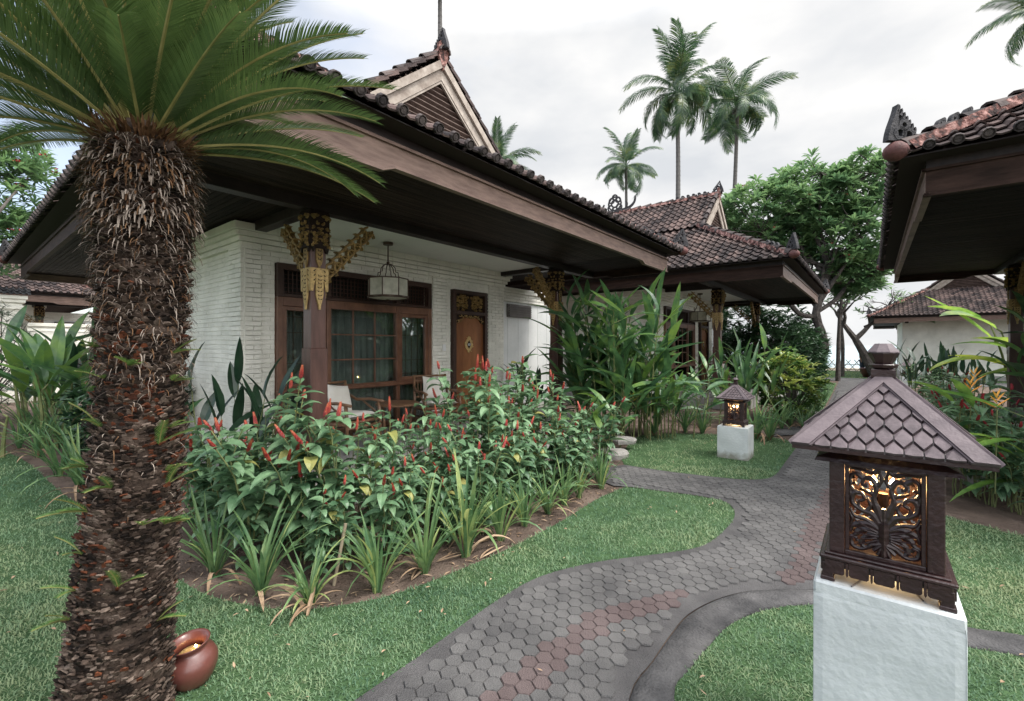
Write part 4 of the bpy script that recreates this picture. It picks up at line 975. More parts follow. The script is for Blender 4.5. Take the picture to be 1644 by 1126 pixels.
    def sq(prof, n=4, rot=PI/4): 
        vs = []; k = len(prof)
        for q, z in prof:
            for i in range(n): a = 2*PI*i/n+rot; vs.append((q*cos(a), q*sin(a), z))
        fn.add(vs, [(i*n+j, i*n+(j+1) % n, (i+1)*n+(j+1) % n, (i+1)*n+j) for i in range(k-1) for j in range(n)]+[tuple(range(n))[::-1], tuple((k-1)*n+j for j in range(n))], .5)
    sq([(.047, .728), (.050, .731), (.050, .756), (.046, .759)])
    sq([(.018, .757), (.040, .765), (.045, .775), (.042, .778), (.02, .779)], 8); sq([(.020, .778), (.028, .780), (.046, .816), (.046, .82)], 8)
    o1 = fn.build('finial', M['lantern'], rr); fn = MB()
    fn2 = fn; prof = [(.051, .8205), (.050, .824), (.026, .853), (.0, .8535)]
    vs = []; n = 8
    for q, z in prof:
        for i in range(n): a = 2*PI*i/n+PI/8; vs.append((q*cos(a), q*sin(a), z))
    fn.add(vs, [(i*n+j, i*n+(j+1) % n, (i+1)*n+(j+1) % n, (i+1)*n+j) for i in range(3) for j in range(n)], .5); fn.build('finial_cap', M['shedge'], rr)
    # lamp
    l = MB(); lathe(l, [(0, .10), (.03, .10), (.03, .13), (.016, .14), (.016, .30), (0, .30)], 10); l.build('lamp_holder', M['iron'], Ln)
    for s in (-1, 1):
        bl = MB(); lathe(bl, [(0, -.024), (.010, -.02), (.0155, -.006), (.015, .006), (.006, .022), (0, .034)], 10); o_ = bl.build('bulb', M['bulb'], Ln, True, (s*.0, s*.028, .34)); o_.scale = (.7, .7, .7)
    pl = bpy.data.lights.new('lamp_light', 'POINT'); pl.energy = 3.4; pl.color = (1, .60, .24); pl.shadow_soft_size = .02
    po = bpy.data.objects.new('lamp_light', pl); COL.objects.link(po); po.parent = Ln; po.location = (0, 0, .345)
    pl2 = bpy.data.lights.new('lamp_downlight', 'POINT'); pl2.energy = .55; pl2.color = (1, .66, .32); pl2.shadow_soft_size = .03
    po = bpy.data.objects.new('lamp_downlight', pl2); COL.objects.link(po); po.parent = Ln; po.location = (0, 0, .05)
    cb = MB(); tube(cb, [(.02+.15*sin(i*.26)-.17, -.10+.0145*i, .003+.010*sin(i*.5)**2) for i in range(14)], .003, 6); cb.build('cable', M['louvre'], Ln)
    return Ln
LN = make_lantern(); LC = (1.372, 1.681); LN.location = (*LC, .754); LN.rotation_euler = (0, 0, YA)
LN['label'] = 'large nearest wooden lantern, shingled roof, lit bulbs behind carved panels'; LN['group'] = 'lit wooden garden lanterns'
def pedestal(c, w, h, z0, label, seed):
    mb = MB(); rnd = random.Random(seed); n = 14; vs = []; fs = []
    for f in range(4):
        R_ = Matrix.Rotation(f*PI/2, 4, 'Z'); b0_ = len(vs)
        for i in range(n+1):
            for j in range(n+1):
                a = -w/2+w*i/n; z = z0+(h-z0)*j/n; e = .004*(math.sin(a*17+f*2+z*9)+math.cos(z*21+a*7))*.35
                edge = min(i, n-i)/n; k = .008 if edge == 0 else 0; zz = z-(.006 if j == n else 0)
                vs.append(tuple(R_ @ Vector((a*(1-.012*(j/n)) , -w/2-e*(0 if edge == 0 else 1)+k*.5+(.006 if j == n else 0), zz))))
        fs += [(b0_+i*(n+1)+j, b0_+(i+1)*(n+1)+j, b0_+(i+1)*(n+1)+j+1, b0_+i*(n+1)+j+1) for i in range(n) for j in range(n)]
    t = w/2-.002; mb.add(vs, fs); bbox(mb, -t, t, -t, t, h-.05, h, .007); o = mb.build('pedestal', M['pedestal']); o.location = (c[0], c[1], 0); o.rotation_euler = (0, 0, YA)
    return tag(o, label, 'pedestal', 'white lantern pedestals')
pedestal(LC, .402, .754, -.02, 'tall white plaster pedestal under the nearest lantern', 1)
c2 = (3.21, 6.53); pedestal(c2, .40, .456, -.02, 'short white plaster pedestal on the lawn strip before the second villa', 2)
dup(LN, (*c2, .456), YA, .80, 'small wooden lantern lit on the lawn before the second villa')
c3 = (15.1, 17.4); pedestal(c3, .40, .42, -.02, 'pedestal almost hidden in the right bed foliage far away', 3)
dup(LN, (*c3, .42), YA, .80, 'tiny distant lantern roof poking out of the right bed, right of the big finial')
# ------------------------------------------------------------ pot, planter
pt = MB(); lathe(pt, [(0, .012), (.055, .0), (.062, .004), (.088, .04), (.106, .085), (.108, .118), (.095, .150), (.070, .170), (.064, .180), (.076, .198), (.086, .208), (.084, .213), (.074, .206), (.058, .188), (.056, .175), (.085, .13), (.08, .06), (0, .03)], 40, tint=.5)
bx = pt.build('terracotta_pot', M['terracotta'], None, True, (*G(312, 1096), 0)); bx.rotation_euler = (rad(6), rad(-3), 0)
tag(bx, 'small glazed red-brown pot on the grass at the foot of the cycad', 'pot')
li = MB(); lathe(li, [(0, 0), (.056, 0), (.05, .006), (0, .008)], 16); li.build('pot_lining', M['gold'], bx, True, (0, 0, .150)); pb = MB(); lathe(pb, [(0, -.008), (.007, 0), (0, .008)], 8); pb.build('bulb', M['bulb'], bx, True, (.015, .02, .172)); pl_ = bpy.data.lights.new('pot_light', 'POINT'); pl_.energy = .05; pl_.color = (1, .7, .35); pl_.shadow_soft_size = .01; po_ = bpy.data.objects.new('pot_light', pl_); COL.objects.link(po_); po_.parent = bx; po_.location = (.015, .02, .185)
pn = MB(); lathe(pn, [(0, 0), (.15, 0), (.19, .02), (.30, .30), (.33, .42), (.34, .47), (.31, .47), (.27, .40), (0, .38)], 20)
o = pn.build('planter', M['terracotta'], None, True, (*G(1393, 606), 0)); tag(o, 'round red planter on the far lawn beside the leaning trunk', 'planter')
# ------------------------------------------------------------ porch lamp and furniture
def L2W(v, a, b, z): 
    s = v.scale[0]; r = v.rotation_euler[2]; return (v.location[0]+(a*cos(r)-b*sin(r))*s, v.location[1]+(a*sin(r)+b*cos(r))*s, z*s)
def make_lamp():
    P = thing('pendant_lamp', 'x', 'lamp'); r = .30; n = 8
    mt = MB(); lathe(mt, [(0, .985), (.075, .985), (.075, .955), (.07, .945), (0, .945)], 16); tube(mt, [(0, 0, .95), (0, 0, .66)], .011, 8); lathe(mt, [(0, .70), (.022, .69), (.022, .66), (0, .65)], 10)
    for k in range(6):
        a = 2*PI*k/6; c, s = cos(a), sin(a); tube(mt, [(0, 0, .66), (.06*c, .06*s, .65), (.105*c, .105*s, .60), (.115*c, .115*s, .54), (.15*c, .15*s, .53), (.155*c, .155*s, .48), (.20*c, .20*s, .43)], .0065, 6)
    for k in range(n):
        a = 2*PI*k/n; a2 = 2*PI*(k+1)/n
        tube(mt, [(r*cos(a), r*sin(a), .165), (r*cos(a), r*sin(a), .43)], .009, 6)
        for z, rr in ((.43, r), (.165, r+.008), (.15, r+.008)): tube(mt, [(rr*cos(a), rr*sin(a), z), (rr*cos(a2), rr*sin(a2), z)], .009, 6)
        tube(mt, [(0, 0, .43), (r*cos(a), r*sin(a), .43)], .006, 6)
    kb = MB(); lathe(kb, [(0, .095), (.012, .10), (.02, .115), (.035, .125), (0, .13)], 10); kb.build('lamp_knob', M['iron'], P)
    mt.build('lamp_frame', M['iron'], P)
    sh = MB(); k_ = .985
    sh.add([(r*k_*cos(2*PI*k/n), r*k_*sin(2*PI*k/n), z) for z in (.16, .43) for k in range(n)], [(k, (k+1) % n, n+(k+1) % n, n+k) for k in range(n)], .5)
    sh.build('lamp_shade', M['shade'], P)
    bt = MB(); lathe(bt, [(0, .128), (.1, .131), (.2, .14), (.30, .158)], 16); bt.build('lamp_bowl', M['shade'], P, True)
    return P
lp = make_lamp(); lp.location = L2W(villa, 1.63, .90, 2.165); lp['label'] = 'pendant lamp with pale octagonal shade over the nearest porch'; lp['group'] = 'porch pendant lamps'
dup(lp, L2W(v2, 1.63, .90, 2.165), .2, 1, 'pendant lamp under the porch ceiling of the second villa')
def make_chair():
    C = thing('bamboo_armchair', 'x', 'armchair'); f = MB(); w = .29
    for s in (-1, 1):
        tube(f, [(s*w, -.28, 0), (s*w, -.27, .42), (s*w, -.25, .60)], .022, 8); tube(f, [(s*w, .25, 0), (s*w, .26, .42), (s*.27, .36, .86)], .022, 8)
        tube(f, [(s*w, -.34, .60), (s*w, -.1, .62), (s*w, .16, .60), (s*.285, .33, .68)], .021, 8)
        tube(f, [(s*w, -.27, .2), (s*w, .25, .2)], .015, 8); tube(f, [(s*w, -.28, .36), (s*w, .26, .33)], .02, 8)
        tube(f, [(s*w, -.26, .42), (s*w, .05, .60)], .013, 6)
    for y, z in ((-.28, .37), (.25, .33), (-.27, .2), (-.28, .31)): tube(f, [(-w, y, z), (w, y, z)], .019, 8)
    f.build('frame', M['bamboo'], C, True)
    b = MB()
    for z, y in ((.84, .355), (.76, .335), (.50, .28)): tube(b, [(-.285, y, z), (.285, y, z)], .019, 8)
    for i in range(9): x = -.22+.055*i; tube(b, [(x, .335, .76), (x, .28, .50)], .008, 6)
    tube(b, [(-.22, .345, .80), (.22, .345, .80)], .010, 6); b.build('backrest', M['bamboo'], C, True)
    s_ = MB()
    for i in range(12): y = -.25+.045*i; tube(s_, [(-w, y, .375-.003*i), (w, y, .375-.003*i)], .012, 6)
    s_.build('seat', M['bamboo'], C, True); return C
def pillow(name, label, w, h, t, loc, rot, group):
    mb = MB(); n = 10; vs = []
    for sgn in (1, -1):
        for i in range(n+1):
            for j in range(n+1):
                a, b = -1+2*i/n, -1+2*j/n; e = (1-a**4)*(1-b**4); pinch = 1-.07*(1-abs(b))*abs(a)**3-.07*(1-abs(a))*abs(b)**3
                vs.append((a*w/2*(1-.06*(1-b*b)*abs(a)), b*h/2*(1-.06*(1-a*a)*abs(b)), sgn*(t/2*e**.5+.003)))
    m = (n+1)**2; fs = []
    for k in (0, 1):
        for i in range(n):
            for j in range(n): q = (k*m+i*(n+1)+j, k*m+(i+1)*(n+1)+j, k*m+(i+1)*(n+1)+j+1, k*m+i*(n+1)+j+1); fs.append(q if k == 0 else q[::-1])
    mb.add(vs, fs); o = mb.build(name, M['cushion'], None, True, loc); o.rotation_euler = rot; return tag(o, label, name.replace('_', ' '), group)
ch = make_chair(); chairs = []
def place_chair(v, a, b, ang, label, first=None, pl='', al=''):
    p = L2W(v, a, b, .25); rz = v.rotation_euler[2]+ang
    if first: first.location = p; first.rotation_euler = (0, 0, rz); first['label'] = label; c = first
    else: c = dup(ch, p, rz, 1, label)
    c['group'] = 'bamboo porch armchairs'
    q = lambda x, y, z: (p[0]+x*cos(rz)-y*sin(rz), p[1]+x*sin(rz)+y*cos(rz), p[2]+z)
    pillow('seat_cushion', 'cream seat pad on '+al, .52, .50, .09, q(0, -.02, .43), (rad(-3), 0, rz), 'cream seat pads')
    pillow('throw_cushion', 'upright cream cushion leaning on the back of '+al, .40, .38, .13, q(0.02, .20, .64), (rad(68), rad(8), rz), 'cream throw cushions')
place_chair(villa, .80, .62, rad(12), 'bamboo armchair right behind the near post, nearest of the porch chairs', ch, al='the chair behind the near post')
place_chair(villa, 2.45, .72, rad(-22), 'bamboo armchair below the right window casement, beside the door', al='the chair below the right window casement')
place_chair(v2, 2.2, .55, rad(-70), 'bamboo armchair on the second villa porch', al='the second villa chair')
tb = thing('side_table', 'low round cane table between the two armchairs of the nearest porch', 'table', L2W(villa, 1.65, .70, .25)); t_ = MB(); lathe(t_, [(0, .47), (.30, .47), (.32, .48), (.32, .50), (.30, .51), (0, .51)], 24); t_.build('table_top', M['bamboo'], tb)
for k in range(4): a = PI/4+PI/2*k; l = MB(); tube(l, [(.24*cos(a), .24*sin(a), .47), (.2*cos(a), .2*sin(a), 0)], .022, 8); l.build('leg', M['bamboo'], tb, True)
# ------------------------------------------------------------ cycad
CX, CY = (205-822)/730*1.9, 1.9
CD = 1.9
def cyx(z):   # centre x and radius of the trunk at height z
    py = 555+(1.6-z)*730/CD
    t = np.interp(py, [240, 300, 400, 500, 600, 700, 800, 900, 1000, 1126, 1200], [232, 232, 231, 230, 228, 225, 217, 206, 197, 184, 174]); w = np.interp(py, [215, 240, 300, 400, 500, 600, 700, 800, 900, 1000, 1126, 1200], [96, 126, 130, 124, 124, 122, 126, 130, 135, 140, 156, 180])
    return (t-822)/730*CD, w/2/730*CD*.97
cyc = thing('cycad', 'old cycad with shaggy scaly trunk and spreading crown, nearest plant at left', 'cycad')
tk = MB(); prof = []; 
vs = []; n = 28; zs = [i*.06-.02 for i in range(43)]
for z in zs:
    x, r = cyx(z)
    for k in range(n): a = 2*PI*k/n; rr = r*.88*(1+.05*sin(a*3+z*9)+.04*sin(z*31)); vs.append((x+rr*cos(a), CY+rr*sin(a), z))
tk.add(vs, [(i*n+k, i*n+(k+1) % n, (i+1)*n+(k+1) % n, (i+1)*n+k) for i in range(len(zs)-1) for k in range(n)], .35)
trunk = tk.build('trunk', M['scale'], cyc)
sc_ = MB(); rnd = random.Random(21)
N_ = 8200
for i in range(N_):
    z = .0+2.40*(i/N_); a = i*2.39996+rnd.uniform(-.04, .04); x, r = cyx(z); ring = .5+.5*sin(z*2*PI/.062+.35*sin(a*2)+a); r *= .90+.10*ring+rnd.uniform(-.03, .03)
    top = max(0, (z-1.55)/.85)
    l = rnd.uniform(.010, .020)*(1+.7*top)*(.7+.5*ring); w = rnd.uniform(.0075, .0145)*(1-.4*top); ca, sa = cos(a), sin(a); tilt = rnd.uniform(.1, .85)-(.7*top)
    px_, py_ = x+r*ca*.96, CY+r*sa*.96; d = Vector((ca*cos(tilt), sa*cos(tilt), sin(tilt))); s = Vector((-sa, ca, rnd.uniform(-.25, .25))); u = s.cross(d)
    tip = Vector((px_, py_, z))+d*l+Vector((0, 0, rnd.uniform(-.006, .008))); b = Vector((px_, py_, z)); h = w*rnd.uniform(.30, .5)
    rust = 1 if rnd.random() < (.16 if .7 < z < 1.75 else .05)*(1.6 if sin(z*7+a*2) > .3 else .4) else 0
    vs = [tuple(b-s*w+u*h), tuple(b+s*w+u*h), tuple(b+s*w-u*h), tuple(b-s*w-u*h), tuple(tip-s*w*.55), tuple(tip+s*w*.55), tuple(tip-u*h*.8)]
    sc_.add(vs, [(0, 1, 5, 4), (1, 2, 5), (3, 0, 4), (2, 3, 6), (4, 5, 6), (2, 6, 5), (3, 4, 6)], min(1, max(0, rnd.gauss(.40, .30))), rust)
sc_.build('leaf_bases', [M['scale'], M['scaler']], trunk)
# curly dry fibres over the upper trunk, hanging skirt under the crown
fb = MB()
for i in range(4200):
    z = 2.42-abs(rnd.gauss(0, .55)) if i > 2300 else rnd.uniform(1.45, 2.42)
    if z < .9: z = rnd.uniform(1.0, 2.3)
    a = rnd.uniform(0, 2*PI); x, r = cyx(z); r *= rnd.uniform(.94, 1.03); L = rnd.uniform(.022, .065)*(1 if z < 2.0 else 1.35); w = rnd.uniform(.0009, .0030)*(1 if z < 2.0 else 1.5)
    el = rnd.uniform(-.9, .5); pts = []; p = Vector((x+r*cos(a), CY+r*sin(a), z)); aa = a+rnd.uniform(-.8, .8); cu = rnd.uniform(-1.6, -.3); cz = rnd.uniform(-1.2, 1.2); vs = []
    for k in range(5):
        e = el+cu*k/4; q = aa+cz*k/4; d = Vector((cos(q)*cos(e), sin(q)*cos(e), sin(e))); s = Vector((-sin(q), cos(q), 0)); ww = w*(1-.2*k); vs += [tuple(p-s*ww), tuple(p+s*ww)]; p = p+d*L/4
    fb.add(vs, [(2*k, 2*k+1, 2*k+3, 2*k+2) for k in range(4)], min(1, max(0, rnd.gauss(.5, .3))), 0 if rnd.random() < .7 else 1)
for i in range(480):     # hanging dead petiole bases in two rough tiers
    tier = rnd.random(); z = 2.36-rnd.random()*.10 if tier < .5 else 2.14+rnd.uniform(-.05, .06); a = rnd.uniform(0, 2*PI); x, r = cyx(z); r *= rnd.uniform(.95, 1.06)
    L = rnd.uniform(.04, .085); w = rnd.uniform(.003, .0075); p = Vector((x+r*cos(a), CY+r*sin(a), z)); q = a+rnd.uniform(-.6, .6); el = rnd.uniform(-.6, .25); vs = []
    for k in range(5):
        e = el-1.3*k/4; d = Vector((cos(q)*cos(e), sin(q)*cos(e), sin(e))); s = Vector((-sin(q), cos(q), rnd.uniform(-.3, .3))); ww = w*(1-.17*k); vs += [tuple(p-s*ww), tuple(p+s*ww)]; p = p+d*L/4
    fb.add(vs, [(2*k, 2*k+1, 2*k+3, 2*k+2) for k in range(4)], min(1, max(0, rnd.gauss(.6, .3))), 0 if rnd.random() < (.55 if tier < .5 else .85) else 1)
for i in range(500):     # upright brown cataphylls at the crown
    a = rnd.uniform(0, 2*PI); x, r = cyx(2.42); r *= rnd.uniform(.35, 1.0); L = rnd.uniform(.06, .12); q = a+rnd.uniform(-.4, .4); el = rnd.uniform(.15, 1.2)
    leaf(fb, (x+r*cos(a), CY+r*sin(a), 2.40+.05*(1-r/.22)), q, el, L, rnd.uniform(.006, .014), rnd.uniform(-.5, 1.2), 3, 'lance', .3, rnd.uniform(.2, .8), 1)
fb.build('dry_fibres', [M['fibre'], M['fibrebrown']], trunk)
def cycad_frond(L, droop, seed, npair=116, ll=.175, up=.55):
    mb = MB(); rnd = random.Random(seed); pts = []; x, y, z = 0, 0, 0; n = 26; el = 0
    sidew = rnd.uniform(-.12, .12)
    for i in range(n+1):
        t = i/n; e = .12-droop*t**1.5; pts.append((x, y, z)); s = L/n; x += cos(e)*cos(sidew*t)*s; y += cos(e)*sin(sidew*t)*s; z += sin(e)*s
    tube(mb, pts, [.0075*(1-.8*i/n)+.001 for i in range(n+1)], 5, .5, 1, True)
    P_ = np.array(pts)
    for k in range(npair):
        t = .10+.90*k/npair; f = t*n; i = min(int(f), n-1); q = P_[i]*(1-(f-i))+P_[i+1]*(f-i); d = Vector(P_[i+1]-P_[i]).normalized(); side = Vector((-d.y, d.x, 0)).normalized(); nn = d.cross(side)*1
        if nn.z < 0: nn = -nn
        l = ll*(min(1, .25+t*3.2))*(1-.62*max(0, t-.55)/.45)
        for s in (-1, 1):
            sweep = .62+.35*t+rnd.uniform(-.05, .05); dr = (side*s*cos(up)+nn*sin(up)).normalized()*cos(sweep)*1.0+d*sin(sweep); dr = dr.normalized()
            w = .0040; wv = d*w; p0 = Vector(q); p1 = p0+dr*l*.5; p2 = p0+dr*l+nn*(-.10*l)+Vector((0, 0, -.06*l))
            mb.add([tuple(p0-wv), tuple(p0+wv), tuple(p1+wv*.95), tuple(p1-wv*.95), tuple(p2)], [(0, 1, 2, 3), (3, 2, 4)], rnd.uniform(.2, .8), 0)
    return mb
fr_v = []
for i, (L, dr) in enumerate(((1.12, .62), (1.05, .85), (1.22, .45), (1.0, .95))):
    m_ = cycad_frond(L, dr, 60+i); fr_v.append(m_)
fro = [m_.build('frond', [M['cycad'], M['cycadrib']], cyc) for m_ in fr_v]
tx, tr = cyx(2.40)
specs = []
for ring, (n, el, vi) in enumerate(((20, 13, (0, 1, 3)), (20, 27, (0, 1, 2)), (18, 42, (2, 0)), (14, 57, (2, 0)), (9, 72, (2,)))):
    for k in range(n):
        a = 360/n*k+rnd.uniform(-7, 7)+ring*11; specs.append((a, el+rnd.uniform(-6, 6), vi[k % len(vi)]))
used = set()
for a, el, vi in specs:
    # leave a gap where the roof corner stands
    if 55 < (a % 360) < 125 and el < 30: continue
    if (a % 360) > 285 and el < 12: continue
    if vi in used: o = fro[vi].copy(); COL.objects.link(o); o.parent = cyc
    else: o = fro[vi]; used.add(vi)
    ar = rad(a); r0 = .10*cos(rad(el)); o.location = (tx+r0*cos(ar), CY+r0*sin(ar), 2.43+.05*sin(rad(el)))
    o.rotation_euler = (rnd.uniform(-.25, .25), -rad(el), ar); s = rnd.uniform(.9, 1.08); o.scale = (s, s, s)
    if el < 36: o.scale = (s*.84, s*.9, s*.9)
# young offsets sprouting from the trunk
def sprout(seed, n=3):
    mb = MB(); rnd = random.Random(seed)
    for k in range(n):
        az = rnd.uniform(-.7, .7); el = rnd.uniform(.2, 1.1); L = rnd.uniform(.06, .11); col = rnd.random() < .12
        pts = []; p = Vector((0, 0, 0))
        for i in range(9): e = el-.5*i/8; pts.append(p.copy()); p = p+Vector((cos(e)*cos(az), cos(e)*sin(az), sin(e)))*L/8
        tube(mb, pts, .0018, 4, .5, 1)
        for i in range(1, 9):
            for h in (0, .5):
                q = pts[i-1].lerp(pts[i], h); d = (pts[i]-pts[i-1]).normalized(); sd = Vector((-sin(az), cos(az), 0)); l = .030*(1-.4*abs(i-4)/4)
                for s in (-1, 1):
                    dr = (sd*s+d*.9+Vector((0, 0, .3))).normalized(); wv = d*.0022; mb.add([tuple(q-wv*1.5), tuple(q+wv*1.5), tuple(q+dr*l)], [(0, 1, 2)], rnd.uniform(.2, .55), 2 if col else 0)
    return mb.build('sprout', [M['bushyel'], M['cycadrib'], M['dead']], cyc)
spx = [(165, 610, 160), (270, 570, 20), (205, 590, 120), (232, 725, 70), (272, 700, 40), (180, 790, 110), (278, 870, 25), (188, 955, 100), (215, 860, 90), (275, 1040, 15), (150, 560, 170), (130, 900, 175), (120, 960, 180), (108, 1010, 190), (125, 760, 178), (262, 800, 60), (235, 775, 85), (140, 830, 185), (255, 620, 70), (160, 690, 130)]
pro = [sprout(100+i, 2+i % 3) for i in range(4)]
for i, (px, py, d_) in enumerate(spx):
    z = 1.6-(py-555)/730*1.7; x, r = cyx(z); u = max(-.98, min(.98, ((px-822)/730*1.75-x)/r)); a = -math.acos(u)
    o = pro[i] if i < 4 else pro[i % 4].copy()
    if i >= 4: COL.objects.link(o); o.parent = cyc
    o.location = (x+r*.97*cos(a), CY+r*.97*sin(a), z); o.rotation_euler = (0, 0, a+rnd.uniform(-.3, .3)); s = rnd.uniform(.9, 1.4); o.scale = (s,)*3
# ------------------------------------------------------------ plants
def ginger_proto(seed, ns=3, H=1.0, t0=.38, *a_, **k_):
    return ginger_proto_(seed, ns, H, *a_, t0=t0, **k_)
def ginger_proto_(seed, ns=3, H=1.0, spike='gflower', ll=.18, lw=.078, lm='ginger', nl=15, t0=.38):
    rnd = random.Random(seed); P = thing('ginger_plant', 'x', 'plant'); P.hide_render = False; fo = MB(); stems = []
    for s in range(ns):
        az = rnd.uniform(0, 6.28); r = rnd.uniform(.01, .07); h = H*rnd.uniform(.52, 1.05); ln = rnd.uniform(.03, .34)*h; laz = rnd.uniform(0, 6.28); zig = rnd.uniform(0, 6)
        pts = [];
        for i in range(9):
            t = i/8; pts.append((r*cos(az)+ln*t*t*cos(laz)+.008*sin(i*2+zig), r*sin(az)+ln*t*t*sin(laz)+.008*cos(i*2+zig), h*t))
        st = MB(); tube(st, pts, [.0065-.003*i/8 for i in range(9)], 6, .5); stems.append(st)
        a = rnd.uniform(0, 6.28)
        for k in range(nl):
            t = t0+(1-t0)*(k/(nl-1))**.8; i = min(7, int(t*8)); f = t*8-i; p = [pts[i][q]*(1-f)+pts[min(8, i+1)][q]*f for q in range(3)]
            a += rnd.uniform(.9, 1.5)
            if rnd.random() < .12: continue
            L = ll*rnd.uniform(.65, 1.25)*(1 if t < .9 else .8); leaf(fo, p, a, rnd.uniform(.0, .8), L, lw*rnd.uniform(.8, 1.15), rnd.uniform(.7, 1.6), 5, 'ovate', rnd.uniform(.15, .45), rnd.uniform(.0, 1.0), 1 if rnd.random() < .018 else 0, rnd.uniform(-.3, .3))
        if rnd.random() < (.55 if spike == 'gflower' else .7):
            fl = MB(); p = Vector(pts[-1]); d = (Vector(pts[-1])-Vector(pts[-2])).normalized(); FL = rnd.uniform(.06, .145); bend = Vector((rnd.uniform(-1, 1), rnd.uniform(-1, 1), 0))*(.9 if rnd.random() < .2 else .12)
            m = int(FL/.0062)
            for j in range(m):
                t = j/m; r_ = .0135*(1-.6*t**1.6)*min(1, .6+3*t); c = p+d*FL*t+bend*FL*t*t*.7
                for q in range(6):
                    b = j*2.4+q*PI/3; o_ = Vector((cos(b), sin(b), 0)); tg = Vector((-sin(b), cos(b), 0)); c1 = c+o_*r_*.75; tip = c+o_*r_*1.05+d*.013
                    fl.add([tuple(c1-tg*.007), tuple(c1+tg*.007), tuple(tip), tuple(c+o_*r_*1.15+d*.004)], [(0, 1, 3), (1, 2, 3), (2, 0, 3)], min(1, max(0, t*.9+rnd.uniform(-.25, .25))) if rnd.random() < .97 else 1)
            fl.build('flower_spike', M[spike], P)
    for st in stems: st.build('stem', M['gstem'], P)
    fo.build('foliage', [M[lm], M['gingery']], P); return P
GP = [ginger_proto(200+i, 3+i % 2, 1.15) for i in range(6)]+[ginger_proto(206+i, 4, .88, .12, nl=20) for i in range(3)]
pos = []; rg = random.Random(44)
def ab2w(a, b): return (-2.17+u1.x*a+u2.x*b, 5+u1.y*a+u2.y*b)
tries = 0
while len(pos) < 96 and tries < 6000:
    tries += 1; a = rg.uniform(-2.3, 2.35); b = rg.uniform(-2.35, -.3); x, y = ab2w(a, b)
    # stay half a metre behind the bed edge
    e = min(dist_seg(x, y, bed1[i], bed1[i+1]) for i in range(len(bed1)-1))
    if e < .36 or inpoly(lawnA, np.array([x]), np.array([y]))[0]: continue
    if a > -.5 and b > -1.05: continue
    if a < -1.7 and b > -1: continue
    if all((x-q[0])**2+(y-q[1])**2 > .20**2 for q in pos): pos.append((x, y, a, b))
LN_ = [((345, 925), 'the leftmost front lily'), ((420, 955), 'the dense dark lily second from left'), ((498, 975), 'the sparse drooping lily'), ((606, 950), 'the lily right of the bamboo stake'), ((682, 920), 'the fifth front lily'), ((748, 893), 'the yellow-striped lily'), ((803, 868), 'the lily after the yellow-striped one'), ((842, 845), 'the slim eighth lily'), ((893, 818), 'the narrow ninth and tenth lilies'), ((965, 785), 'the rightmost bushy lily')]
def ginger_label(x, y):
    px = 822+x/y*730; n = min(LN_, key=lambda q: abs(q[0][0]-px)); d = y-G(*n[0])[1]
    return 'red costus in the '+('front' if d < .75 else 'middle' if d < 1.3 else 'back')+' of the bed behind '+n[1]
usedp = set()
ZONES = [(-9, -1.0, 'red costus plant at the left end of the bed, between cycad and corner of the wall'), (-1.0, -.3, 'red costus plant in the bed in front of the near veranda post'), (-.3, .7, 'red costus plant in the bed below the window and armchairs'), (.7, 1.6, 'red costus plant in the bed in front of the carved door'), (1.6, 9, 'red costus plant at the right end of the bed, before the far veranda post')]
for i, (x, y, a, b) in enumerate(pos):
    e_ = min(dist_seg(x, y, bed1[j], bed1[j+1]) for j in range(len(bed1)-1)); k = i % 6 if e_ > .78 else 6+i % 3; lab = ginger_label(x, y); z = (0, 0, lab); s = rg.uniform(.72, 1.12)*(1.08 if a > .8 else 1)*((.84 if -.6 < a < .8 else 1.10) if b > -1.7 else .93)
    if k in usedp: o = dup(GP[k], (x, y, 0), rg.uniform(0, 6.28), s, z[2], z[2])
    else: usedp.add(k); o = GP[k]; o.location = (x, y, 0); o.scale = (s,)*3; o.rotation_euler = (0, 0, rg.uniform(0, 6.28)); o['label'] = z[2]; o['group'] = z[2]
def lily_mesh(seed, n=20, L=(.32, .74), W_=.029, droop=(.1, 1.15), el=(1.12, 1.53), tint=(.1, .6), yellow=.15):
    mb = MB(); rnd = random.Random(seed)
    for k in range(n):
        a = rnd.uniform(0, 6.28); r = rnd.uniform(0, .035); t = rnd.uniform(*tint)
        if rnd.random() < yellow: t = rnd.uniform(.8, 1.1)
        dd = rnd.random() < .09; leaf(mb, (r*cos(a), r*sin(a), 0), a+rnd.uniform(-.3, .3), rnd.uniform(*el)*(.7 if dd else 1), rnd.uniform(*L)*(.7 if dd else 1), W_*rnd.uniform(.6, 1.1), rnd.uniform(*droop)+(1.4 if dd or rnd.random() < .12 else 0), 8, 'strap', .45, t, 1 if dd else 0, rnd.uniform(-.25, .25), .06, rnd.uniform(-.4, .4))
    return mb
LM = [lily_mesh(300+i, 30+i, yellow=[.05, .1, .2, .45, .1][i]).build('lily_plant', [M['lily'], M['dead']]) for i in range(5)]
